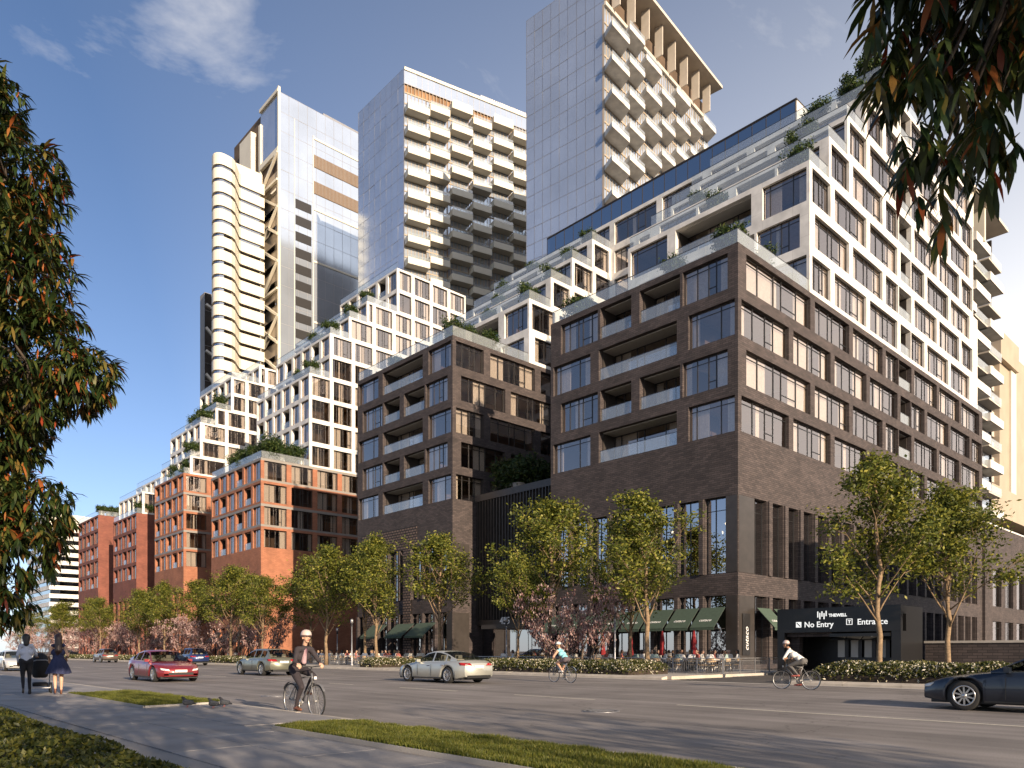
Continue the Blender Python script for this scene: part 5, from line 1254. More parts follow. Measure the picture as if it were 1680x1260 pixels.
def hand_prims(w, d, n, skin, curl=.6):
    # wrist point, pointing direction, palm-down normal; four fingers of unequal length and a thumb
    w, d, n = Vector(w), Vector(d).normalized(), Vector(n).normalized(); s = d.cross(n).normalized(); P = []
    for k, ln in enumerate((.070, .080, .075, .058)):
        o = w+d*.075+s*(k-1.5)*.021; m1 = o+d*ln*.55*(1-.4*curl)+n*ln*.45*curl; m2 = m1+(d*(1-1.5*curl)+n*(.9*curl)).normalized()*ln*.5
        P.append((w+d*.01+s*(k-1.5)*.014, o, .016, .0115, skin)); P.append((o, m1, .0105, .0095, skin)); P.append((m1, m2, .0095, .008, skin))
    t0 = w+d*.03-s*.036; t1 = t0+d*.03-s*.022+n*.015; P.append((w+d*.015-s*.015, t0, .017, .013, skin)); P.append((t0, t1, .012, .010, skin)); P.append((t1, t1+d*.025+n*.018, .010, .008, skin)); return P
def limb(pts, rads, mats):
    return [(pts[i], pts[i+1], rads[i], rads[i+1], mats[i] if isinstance(mats, (list, tuple)) else mats) for i in range(len(pts)-1)]
def torso(hip, chest, sh, neck, head_c, mt, skin, wide=1.0, pelvis=None):
    hip, chest, sh, neck = map(Vector, (hip, chest, sh, neck)); y = Vector((0, 1, 0)); P = []
    P.append((hip-y*.085*wide, hip+y*.085*wide, .115, .115, pelvis or mt)); w = hip.lerp(chest, .45); P.append((w-y*.055*wide, w+y*.055*wide, .105, .105, mt)); P.append((chest-y*.085*wide, chest+y*.085*wide, .115, .115, mt))
    P.append((hip.lerp(chest, .2), chest, .12, .12, mt)); P.append((sh-y*.15*wide, sh+y*.15*wide, .062, .062, mt)); P.append((chest, sh, .125, .075, mt)); P.append((sh, neck, .062, .05, mt)); P.append((neck, Vector(head_c)-Vector((0, 0, .04)), .05, .05, skin)); return P
def wheel_parts(parent, x, r=.34, rimmat='steel'):
    w = empty('wheel', (x, 0, r)); w.parent = parent
    t = MB(); n = 40; prof = [(r+.018*math.cos(a), .018*math.sin(a)) for a in np.linspace(0, 2*math.pi, 9)]; t.lathe(prof, n, axis='y'); t.build('tyre', 'rubber', w)
    m = MB(); m.lathe([(r-.012, -.012), (r-.030, -.010), (r-.034, 0), (r-.030, .010), (r-.012, .012)], n, axis='y'); m.lathe([(.0, -.045), (.022, -.045), (.022, .045), (.0, .045)], 10, axis='y'); m.build('rim', rimmat, w)
    m = MB()
    for k in range(28):
        a = k*2*math.pi/28; s = .03*(1 if k % 2 else -1); m.bar((math.cos(a+.25)*.02, s, math.sin(a+.25)*.02), (math.cos(a)*(r-.03), 0, math.sin(a)*(r-.03)), .0018)
    m.build('spokes', 'steel', w); return w
def bicycle(loc, rz, label, frame='bike_grey', drop=False):
    b = empty('bicycle', loc, rz, label, 'bicycle'); ra, fa, bb, st, hd = V3(-.50, 0, .34), V3(.56, 0, .34), V3(-.05, 0, .29), V3(-.20, 0, .80), V3(.38, 0, .86)
    wheel_parts(b, -.50); wheel_parts(b, .56)
    m = MB(); m.tube([bb, st+V3(-.03, 0, .1)], .017, 8); m.tube([st, hd], .016, 8); m.tube([bb, hd+V3(.02, 0, -.08)], .019, 8); m.tube([hd+V3(-.015, 0, .07), hd+V3(.035, 0, -.14)], .021, 8)
    for s in (-1, 1): m.tube([bb+V3(0, s*.02, 0), ra+V3(0, s*.055, 0)], .010, 6); m.tube([st, ra+V3(0, s*.055, 0)], .009, 6); m.tube([hd+V3(.035, 0, -.14), hd+V3(.07, s*.05, -.22), fa+V3(0, s*.055, 0)], .012, 6)
    m.build('frame', frame, b)
    m = MB(); m.tube([hd+V3(-.015, 0, .06), hd+V3(-.03, 0, .20)], .014, 8); m.tube([hd+V3(-.10, .30, .21), hd+V3(-.02, .20, .22), hd+V3(.0, 0, .20), hd+V3(-.02, -.20, .22), hd+V3(-.10, -.30, .21)], .012, 8); m.build('handlebar', 'bike_black', b)
    for s in (-1, 1): MB().tube([hd+V3(-.12, s*.31, .21), hd+V3(-.04, s*.22, .218)], .017, 8).build('grip', 'rubber', b)
    m = MB(); m.tube([st+V3(-.03, 0, .09), st+V3(-.04, 0, .13)], .013, 8); m.tube([V3(-.36, 0, .935), V3(-.28, 0, .945), V3(-.14, 0, .94), V3(-.07, 0, .935)], [.05, .075, .04, .018], 10); m.build('saddle', 'bike_black', b)
    m = MB(); m.lathe([(.0, -.012), (.095, -.012), (.095, -.004), (.0, -.004)], 22, c=(bb.x, -.03, bb.z), axis='y'); m.tube([bb+V3(0, -.055, 0), bb+V3(0, -.06, -.17)], .010, 6); m.tube([bb+V3(0, .055, 0), bb+V3(0, .06, .17)], .010, 6); m.bar(bb+V3(0, -.06, 0), bb+V3(0, .06, 0), .012)
    m.bar(bb+V3(0, -.045, .09), ra+V3(0, -.045, .035), .004); m.bar(bb+V3(0, -.045, -.09), ra+V3(0, -.045, -.035), .004); m.build('crankset', 'steel', b)
    for s in (-1, 1): MB().bbox(bb.x-.05, bb.x+.05, s*.12-.045, s*.12+.045, bb.z+s*.17-.012, bb.z+s*.17+.012, .004).build('pedal', 'bike_black', b)
    for x, a0, a1 in ((-.50, .3, 2.6), (.56, .6, 2.4)):
        m = MB(); k = 14
        for i in range(k):
            t0, t1 = a0+(a1-a0)*i/k, a0+(a1-a0)*(i+1)/k; rr = .385; p, q = V3(x+rr*math.cos(t0), 0, .34+rr*math.sin(t0)), V3(x+rr*math.cos(t1), 0, .34+rr*math.sin(t1)); o = V3(0, .028, 0); m.quad(p-o, p+o, q+o, q-o)
        m.build('mudguard', frame, b)
    MB().bbox(.50, .53, -.03, .03, .80, .86, .006).build('front_lamp', 'lamp_clear', b)
    return b
def rider(loc, rz, label, top, sleeve, legs, skin, shoe, hair, helmet, lean=.10, shirt=None, bare_legs=False, voxel=.011):
    sh = V3(.02+lean, 0, 1.45-.25*lean); hc = V3(.09+lean*1.3, 0, 1.70-.3*lean); hip = V3(-.24, 0, 1.03); chest = V3(-.07+lean*.7, 0, 1.29-.15*lean)
    P = torso(hip, chest, sh, V3(sh.x+.02, 0, sh.z+.09), hc, top, skin, pelvis=legs)
    P += head_prims(hc, 0, skin)
    sl, lo = sleeve; knee = {-1: V3(.16, -.12, .63), 1: V3(.25, .12, .86)}; ank = {-1: V3(-.08, -.12, .21), 1: V3(-.06, .12, .545)}; toe = {-1: V3(.07, -.12, .15), 1: V3(.09, .12, .485)}
    for s in (-1, 1):
        a = sh+V3(0, s*.165, -.01); e = V3(sh.x+.12, s*.29, sh.z-.27); w = V3(.27, s*.265, 1.135)
        P += limb([a, e, w], [.062, .045, .031], [sl, lo]); P += hand_prims(w, (.6, 0, -.35), (-.2, 0, -1), skin, .8)
        lm = legs if not bare_legs else skin
        P += limb([hip+V3(.02, s*.10, -.03), hip.lerp(knee[s], .5)+V3(0, s*.105*.5, 0), knee[s]], [.105, .088, .062], [legs, legs if not bare_legs else skin]); P += limb([knee[s], knee[s].lerp(ank[s], .35)+V3(-.02, 0, 0), ank[s]], [.060, .055, .036], lm); P += limb([ank[s]+V3(-.05, 0, -.045), toe[s], toe[s]+V3(.06, 0, -.005)], [.036, .038, .028], shoe)
    if shirt:
        P += [(chest+V3(.085, 0, -.12), sh+V3(.055, 0, -.02), .055, .03, shirt)]; P += [(chest+V3(.118, 0, -.1), sh+V3(.078, 0, .0), .022, .016, 'tie')]
    o = empty('person', loc, rz, label, 'person'); me = body_mesh(P, voxel); meshobj('body', me, o)
    H = [(hc+V3(-.03, 0, .03), hc+V3(-.045, 0, -.05), .088, .055, hair)]; meshobj('hair', body_mesh(H, .012, 'hair'), o)
    m = MB(); n = 20; prof = [(.128, .035), (.127, .06), (.118, .105), (.092, .145), (.05, .168), (.0, .174)]; vs = []
    m.lathe([(r_*1.0, z) for r_, z in prof], n, c=(hc.x-.005, 0, hc.z)); m.lathe([(.131, .02), (.131, .055)], n, c=(hc.x-.005, 0, hc.z), mi=1)
    m.add([(hc.x+.10, y, hc.z+.04) for y in (-.09, 0, .09)]+[(hc.x+.17-.04*abs(y)/.07, y, hc.z+.028) for y in (-.07, 0, .07)], [(0, 1, 4, 3), (1, 2, 5, 4)], 1); hm = m.build('helmet', [helmet, 'helmet_band'], o); hm.scale = (1, .9, 1)
    return o
# cyclist in a suit, towards the camera
bicycle((7.75, 15.0, 0), R(-88), 'city bicycle with pale tyres ridden by the cyclist in a suit', 'bike_grey')
rider((7.75, 15.0, 0), R(-88), 'cyclist in dark suit, tie and pale helmet riding along the near kerb', 'suit_dark', ('suit_dark', 'suit_dark'), 'suit_dark', 'skin_light', 'shoe_brown', 'hair_brown', 'helmet_pale', .04, 'shirt_pink')
bicycle((24.43, 23.0, 0), R(88), 'slim bicycle ridden by the cyclist in a turquoise top', 'bike_blue')
rider((24.43, 23.0, 0), R(88), 'cyclist in a turquoise sleeveless top and shorts with white helmet', 'teal_top', ('skin_light', 'skin_light'), 'shorts', 'skin_light', 'shirt_white', 'hair_fair', 'shirt_white', .16, bare_legs=True)
bicycle((26.4, 13.1, 0), R(97), 'grey bicycle ridden by the cyclist in a white T-shirt', 'bike_grey')
rider((26.4, 13.1, 0), R(97), 'cyclist in a white T-shirt, grey trousers and red shoes with pale cap', 'shirt_white', ('shirt_white', 'skin_tan'), 'trouser_grey', 'skin_tan', 'shoe_red', 'hair_black', 'helmet_pale', .24)
# two women with a pram, seen from behind
def standing(loc, rz, label, top, sleeve, legs, skin, shoe, pose, bare=False, heel=.06):
    h = heel; hip = V3(0, 0, .94+h); chest = V3(.01, 0, 1.20+h); sh = V3(0, 0, 1.40+h); hc = V3(.03, 0, 1.62+h)
    P = torso(hip, chest, sh, V3(0, 0, 1.49+h), hc, top, skin, .88, pelvis=legs if not bare else top); P += head_prims(hc, pose.get('yaw', 0), skin)
    for s in (-1, 1):
        a = sh+V3(0, s*.145, -.01); e, w = pose['arm'][s]; P += limb([a, V3(*e), V3(*w)], [.050, .038, .027], list(sleeve)); P += hand_prims(w, pose.get('hd', {}).get(s, (.5, 0, -.8)), (.0, -s*.3, -1), skin, .55)
        kx, ax = pose['leg'][s]; hp = hip+V3(0, s*.085, -.03); kn = V3(kx[0], s*.085, kx[1]+h); an = V3(ax[0], s*.08, ax[1]+h); P += limb([hp, hp.lerp(kn, .5), kn], [.098, .078, .056], [legs, legs] if not bare else [skin, skin]); P += limb([kn, kn.lerp(an, .35)+V3(-.018, 0, 0), an], [.054, .052, .032], legs if not bare else skin)
        P += limb([an+V3(-.02, 0, -.03), an+V3(.10, 0, -.075-h*.7), an+V3(.16, 0, -.085-h*.8)], [.032, .033, .024], shoe); P += [(an+V3(-.035, 0, -.04), an+V3(-.045, 0, -.105-h), .018, .009, shoe)]
    o = empty('person', loc, rz, label, 'person'); meshobj('body', body_mesh(P, .0115), o); return o, hc
o, hc = standing((4.62, 26.2, .095), R(82), 'woman in pale blouse and black trousers reaching for the pram', 'blouse', ('blouse', 'blouse'), 'trouser_black', 'skin_tan', 'shoe_black',
    {'arm': {-1: ((.10, -.26, 1.20), (.36, -.28, 1.14)), 1: ((-.04, .22, 1.18), (.10, .20, .98))}, 'leg': {-1: ((.10, .50), (.02, .10)), 1: ((.02, .50), (-.16, .14))}, 'yaw': -.5, 'hd': {-1: (1, -.1, 0)}})
meshobj('hair', body_mesh([(hc+V3(-.03, 0, .035), hc+V3(-.04, 0, .0), .108, .105, 'hair_black'), (hc+V3(-.055, 0, -.02), hc+V3(-.09, 0, -.17), .095, .07, 'hair_black')], .012, 'hair'), o)
o, hc = standing((5.32, 25.55, .095), R(80), 'woman with long brown hair in a sleeveless navy dress and heels', 'dress_navy', ('skin_light', 'skin_light'), 'dress_navy', 'skin_light', 'shoe_brown',
    {'arm': {-1: ((-.02, -.25, 1.16), (.20, -.20, 1.10)), 1: ((.02, .25, 1.17), (.22, .22, 1.08))}, 'leg': {-1: ((.12, .50), (.10, .09)), 1: ((.04, .49), (-.14, .14))}, 'yaw': .15}, bare=True)
meshobj('hair', body_mesh([(hc+V3(-.03, 0, .035), hc+V3(-.04, 0, .0), .108, .105, 'hair_brown'), (hc+V3(-.06, 0, 0), hc+V3(-.105, 0, -.36), .098, .105, 'hair_brown'), (hc+V3(-.105, 0, -.36), hc+V3(-.10, .02, -.47), .10, .055, 'hair_brown')], .012, 'hair'), o)
m = MB(); n = 44; rings = []
for (z, r_, am) in ((1.10, .118, 0), (1.04, .135, .004), (.92, .20, .012), (.76, .262, .024), (.58, .315, .036), (.57, .305, .036)): rings.append([((r_+am*math.sin(k/n*2*math.pi*11))*.86*math.cos(k/n*2*math.pi), (r_+am*math.sin(k/n*2*math.pi*11))*math.sin(k/n*2*math.pi), z+.06+.012*math.sin(k/n*2*math.pi*3)) for k in range(n)])
m.add([p for r_ in rings for p in r_], [(i*n+k, i*n+(k+1) % n, (i+1)*n+(k+1) % n, (i+1)*n+k) for i in range(len(rings)-1) for k in range(n)], 0, True); m.build('skirt', 'dress_navy', o)
def pram():
    p = empty('pram', (5.12, 26.95, .095), R(82), 'black pram with ribbed hood pushed by the two women', 'pram')
    m = MB(); n = 14; rows = []
    for (z, a, b) in ((.48, .24, .14), (.52, .34, .19), (.66, .42, .22), (.84, .45, .235)): rows.append([(a*math.cos(2*math.pi*k/24), b*math.sin(2*math.pi*k/24)*1.05, z) for k in range(24)])
    m.add([q for r_ in rows for q in r_], [(i*24+k, i*24+(k+1) % 24, i*24+24+(k+1) % 24, i*24+24+k) for i in range(3) for k in range(24)]+[tuple(range(23, -1, -1)), tuple(72+k for k in range(24))], 0, True); m.build('bassinet', 'pram_black', p)
    m = MB(); rows = []
    for i in range(9):
        t = R(-12+i*15.5); rows.append([(-.10-.36*math.cos(t)*(1-.0*abs(math.sin(a)))*(.35+.65*math.sin(a)), .255*math.cos(a), .80+(.44*math.sin(t)+.02*(i % 2))*(.25+.75*math.sin(a))) for a in np.linspace(0, math.pi, 13)])
    m.add([q for r_ in rows for q in r_], [(i*13+k, i*13+k+1, i*13+14+k, i*13+13+k) for i in range(8) for k in range(12)], 0, False); m.build('hood', 'pram_black', p)
    m = MB()
    for s in (-1, 1): m.tube([(.40, s*.25, .16), (-.02, s*.25, .50), (-.50, s*.24, .98)], .013, 7); m.tube([(-.36, s*.25, .18), (.12, s*.25, .52)], .013, 7)
    m.tube([(-.50, -.24, .98), (-.56, -.12, 1.03), (-.56, .12, 1.03), (-.50, .24, .98)], .016, 8); m.bar((.40, -.25, .16), (.40, .25, .16), .012); m.bar((-.36, -.25, .18), (-.36, .25, .18), .012); m.build('frame', 'metal_grey', p)
    m = MB(); m.bbox(-.30, .30, -.20, .20, .22, .34, .03); m.build('shopping_basket', 'pram_black', p)
    for x, r_ in ((.40, .13), (-.36, .17)):
        for s in (-1, 1):
            w = empty('wheel', (x, s*.27, r_)); w.parent = p; MB().lathe([(r_*.78, -.02), (r_, -.018), (r_, .018), (r_*.78, .02)], 20, axis='y').build('tyre', 'rubber', w)
            q = MB(); q.lathe([(r_*.80, -.012), (r_*.70, -.012), (r_*.70, .012), (r_*.80, .012)], 20, axis='y'); [q.bar((0, 0, 0), (r_*.72*math.cos(k*1.047), 0, r_*.72*math.sin(k*1.047)), .008) for k in range(6)]; q.build('rim', 'steel', w)
pram()
# pigeons
pm = body_mesh([((-.07, 0, .095), (.05, 0, .105), .050, .066, 'pigeon_grey'), ((.05, 0, .125), (.095, 0, .20), .052, .030, 'pigeon_dark'), ((.10, 0, .205), (.115, 0, .212), .027, .025, 'pigeon_dark'), ((.135, 0, .21), (.16, 0, .203), .010, .004, 'eye'), ((-.08, 0, .095), (-.17, 0, .075), .034, .018, 'pigeon_dark'), ((-.10, .03, .125), (.03, .035, .135), .02, .035, 'pigeon_grey'), ((-.10, -.03, .125), (.03, -.035, .135), .02, .035, 'pigeon_grey')], .007)
pl = MB(); [pl.tube([(0, s*.02, .08), (0, s*.022, .03), (.01, s*.022, .005), (.035, s*.025, .003)], .006, 5) for s in (-1, 1)]; plm = pl.mesh('legs', 'cloth_c')
for x, y, a, s, lab in ((6.3, 17.75, 2.4, 1.05, 'dark pigeon pecking apart from the other two near the grass corner'), (6.62, 17.05, 2.2, 1.0, 'grey pigeon standing next to another pigeon on the paving'), (6.95, 17.25, 2.3, 1.0, 'grey pigeon nearest the kerb beside another pigeon')):
    t = empty('pigeon', (x, y, .108), a, lab, 'pigeon'); t.scale = (s, s, s); meshobj('body', pm, t); meshobj('legs', plm, t)
# seated guests, tables and chairs on the terraces
def seated(top, skin, hair, legs):
    P = torso((0, 0, .52), (.03, 0, .80), (.03, 0, 1.0), (.04, 0, 1.08), (.07, 0, 1.21), top, skin, .95, legs); P += head_prims((.07, 0, 1.21), 0, skin)
    for s in (-1, 1):
        P += limb([(.03, s*.16, .99), (.10, s*.24, .76), (.36, s*.12, .80)], [.05, .04, .028], [top, top]); P += hand_prims((.36, s*.12, .80), (1, 0, 0), (0, 0, -1), skin, .5); P += limb([(.02, s*.09, .53), (.42, s*.10, .52), (.40, s*.10, .10)], [.085, .06, .035], legs); P += limb([(.38, s*.10, .06), (.55, s*.10, .05)], [.035, .03], 'shoe_black')
    P += [((.045, 0, 1.245), (.035, 0, 1.20), .100, .09, hair), ((.02, 0, 1.2), (.0, 0, 1.08), .07, .05, hair)]
    return body_mesh(P, .019, smooth=2)
GU = [(seated('cloth_a', 'skin_light', 'hair_brown', 'trouser_grey'), 'cream shirt and brown hair'), (seated('shirt_white', 'skin_tan', 'hair_black', 'trouser_black'), 'white shirt and black hair'), (seated('cloth_b', 'skin_light', 'hair_fair', 'trouser_grey'), 'dark blue top and fair hair'), (seated('cloth_c', 'skin_light', 'hair_brown', 'trouser_black'), 'red top and brown hair'), (seated('cloth_d', 'skin_tan', 'hair_black', 'trouser_grey'), 'grey green top and black hair')]
tt = MB(); tt.lathe([(.0, .735), (.40, .735), (.40, .76), (.0, .76)], 20); t_top = tt.mesh('table_top', 'shirt_white'); tl = MB(); tl.lathe([(.0, .02), (.22, .02), (.20, .035), (.028, .05), (.028, .735), (.0, .735)], 12); t_leg = tl.mesh('pedestal', 'rail_metal')
cs = MB(); cs.bbox(-.21, .21, -.22, .22, .43, .47, .015); c_seat = cs.mesh('seat', 'wood')
cb = MB(); k = 9
for i in range(k):
    a0, a1 = math.pi*.5+math.pi*i/k, math.pi*.5+math.pi*(i+1)/k; p0, p1 = V3(.22*math.cos(a0), .25*math.sin(a0), 0), V3(.22*math.cos(a1), .25*math.sin(a1), 0); q0, q1 = p0*.92, p1*.92
    cb.add([(p.x, p.y, z) for z in (.62, .82) for p in (p0, p1, q1, q0)], [(0, 1, 5, 4), (2, 3, 7, 6), (4, 5, 6, 7), (3, 2, 1, 0)])
c_back = cb.mesh('backrest', 'wood'); legs_me = []
for sx in (-1, 1):
    for sy in (-1, 1):
        l = MB(); l.tube([(sx*.15, sy*.16, .44), (sx*.22, sy*.23, 0)], .014, 6)
        if sx < 0: l.tube([(sx*.15, sy*.18, .46), (sx*.14, sy*.2, .64)], .012, 6)
        legs_me.append(l.mesh('leg', 'steel'))
rg = random.Random(8)
def table_set(x, y, a0, n, place, group, z=.15, p=.8):
    t = empty('cafe_table', (x, y, z), 0, 'small round white cafe table '+place, 'table', 'tables '+group); meshobj('table_top', t_top, t); meshobj('pedestal', t_leg, t)
    for k in range(n):
        a = a0+k*2*math.pi/n+rg.uniform(-.2, .2); cx, cy = x+.72*math.cos(a), y+.72*math.sin(a)
        c = empty('chair', (cx, cy, z), a+math.pi, 'wooden cafe chair with thin metal legs '+place, 'chair', 'chairs '+group); meshobj('seat', c_seat, c); meshobj('backrest', c_back, c); [meshobj('leg', lm, c) for lm in legs_me]
        if rg.random() < p:
            me, ds = GU[rg.choice((0, 0, 1, 1, 1, 2, 3, 4))]; g = empty('person', (cx+.02*math.cos(a), cy+.02*math.sin(a), z), a+math.pi, 'guest with %s seated %s' % (ds, place), 'person', 'guests %s with %s' % (group, ds)); meshobj('body', me, g)
for (x, y, a) in [(37.6, 23.6, .4), (37.9, 25.6, 1.1), (40.2, 24.4, .2), (37.4, 27.6, .8), (40.4, 27.0, .5), (39.4, 29.4, 1.3), (37.2, 31.6, .2), (40.6, 31.8, .9), (37.6, 35, .3), (40.2, 38.4, .6), (37.2, 41, 1)]: table_set(x, y, a, 4, 'on the terrace of the corner restaurant', 'on the corner terrace', p=.9)
for (x, y, a) in [(35.6, 51.5, .2), (38.2, 52.8, .8), (35.4, 54.4, .5), (38.4, 56, .1), (35.6, 57.6, 1), (38.2, 59.4, .3), (35.6, 61, .7), (38.4, 62.8, .2), (35.6, 64.5, .5)]: table_set(x, y, a, 4, 'behind the two slim lamp posts', 'behind the lamp posts', p=.95)
for (x, y, a) in [(36.2, 76, .2), (38.5, 78, .8), (36, 86.5, .5)]: table_set(x, y, a, 3, 'before the orange brick building', 'before the orange building', p=.9)
# ================================================================ awnings, signs, entrance, furniture
def place_text(me, parent, o, facing, roll=0.0, name='lettering'):
    t = meshobj(name, me, parent); rot = Euler((R(90), 0, R(-90) if facing == 'X' else 0)).to_matrix().to_4x4()
    t.matrix_local = Matrix.Translation(o) @ rot @ Matrix.Rotation(roll, 4, 'Z'); return t
def awning(face, pl, u0, u1, zt, zb, out, mat, label, group=None, text=None):
    P = (lambda u, n, z: (pl-n, u, z)) if face == 'X' else (lambda u, n, z: (u, pl-n, z))
    t = empty('awning', P((u0+u1)/2, .03, zb), 0, label, 'awning', group); O = Vector(t.location); Q = lambda u, n, z: Vector(P(u, n, z))-O
    m = MB(); th = .03
    m.add([Q(u0, .05, zt), Q(u1, .05, zt), Q(u1, out, zb+.12), Q(u0, out, zb+.12), Q(u0, .05, zt-th), Q(u1, .05, zt-th), Q(u1, out, zb+.12-th), Q(u0, out, zb+.12-th)], [(0, 1, 2, 3), (7, 6, 5, 4), (0, 4, 5, 1), (1, 5, 6, 2), (2, 6, 7, 3), (3, 7, 4, 0)]); o = m.build('canopy', mat, t); fix_normals(o.data)
    m = MB(); m.add([Q(u0, out, zb+.11), Q(u1, out, zb+.11), Q(u1, out, zb-.06), Q(u0, out, zb-.06), Q(u0, out-.015, zb+.11), Q(u1, out-.015, zb+.11), Q(u1, out-.015, zb-.06), Q(u0, out-.015, zb-.06)], [(0, 1, 2, 3), (7, 6, 5, 4), (2, 6, 7, 3), (0, 3, 7, 4), (1, 5, 6, 2)]); m.build('valance', mat, t)
    m = MB()
    for u in (u0+.04, u1-.04): m.bar(Q(u, .05, zt-.06), Q(u, out-.02, zb+.06), .02); m.bar(Q(u, .05, zb+.05), Q(u, out-.02, zb+.05), .015)
    m.build('folding_arm', 'rail_metal', t)
    if text:
        s = Vector(Q(u0, out, zb+.12))-Vector(Q(u0, .05, zt)); s.normalize()
        ux = Vector((0, -1, 0)) if face == 'X' else Vector((1, 0, 0)); up = -s; nn = ux.cross(up)
        st = Vector(Q(u1 if face == 'X' else u0, .05, zt))*.30+Vector(Q(u1 if face == 'X' else u0, out, zb+.12))*.70+ux*(u1-u0)*.22+nn*.012
        o = meshobj('lettering', text, t); o.matrix_local = Matrix(((ux.x, up.x, nn.x, st.x), (ux.y, up.y, nn.y, st.y), (ux.z, up.z, nn.z, st.z), (0, 0, 0, 1)))
logo = text_mesh('cutaco', .36, 'white_letter', .004, .35)
for i, (a, c, k) in enumerate(sx1):
    awning('X', 46.32, a-.10, c+.10, 4.45, 2.9, 1.5, 'awning_green', 'dark green awning with white script over the restaurant windows on the road side', 'road side restaurant awnings', logo)
for i, (a, c, k) in enumerate(sy1[:2]): awning('Y', 27.12, a-.05, c+.05, 4.45, 2.9, 1.4, 'awning_green', ['green awning with white script around the corner, beside the vertical restaurant sign', 'green awning around the corner next to the black parking portal'][i], None, logo)
for i, (a, c) in enumerate(((61.2, 64.4), (64.9, 68.1), (70.0, 73.0))): awning('X', 46.28, a, c, 4.3, 2.8, 1.7, 'awning_green', 'plain dark green awning on the building next to the finned lobby', 'plain green awnings')
for (y0, n) in ((103.2, 4), (133.6, 3), (159.5, 3)):
    for k in range(n): awning('X', 46.45, y0+k*4.3, y0+k*4.3+2.6, 4.3, 2.7, 1.7, 'awning_black', 'black awning on a brick building far along the street', 'black awnings')
t = empty('blade_sign', (47.55, 27.24, 1.4), 0, 'vertical white script sign on the dark corner panel of the restaurant', 'sign')
place_text(text_mesh('cutaco', .62, 'white_letter', .01, .3), t, (.15, -.03, .0), 'Y', R(90)); MB().box(-.55, .45, -.015, .015, -.3, 2.6).build('panel', 'frame_dark', t)
t = empty('house_number', (48.15, 53.6, 3.95), 0, 'white house number 455 standing on the lobby canopy', 'sign'); place_text(text_mesh('455', .95, 'white_letter', .03), t, (0, 0, .02), 'X'); MB().box(-.02, .05, -1.75, .1, 0, .03).build('base_rail', 'rail_metal', t)
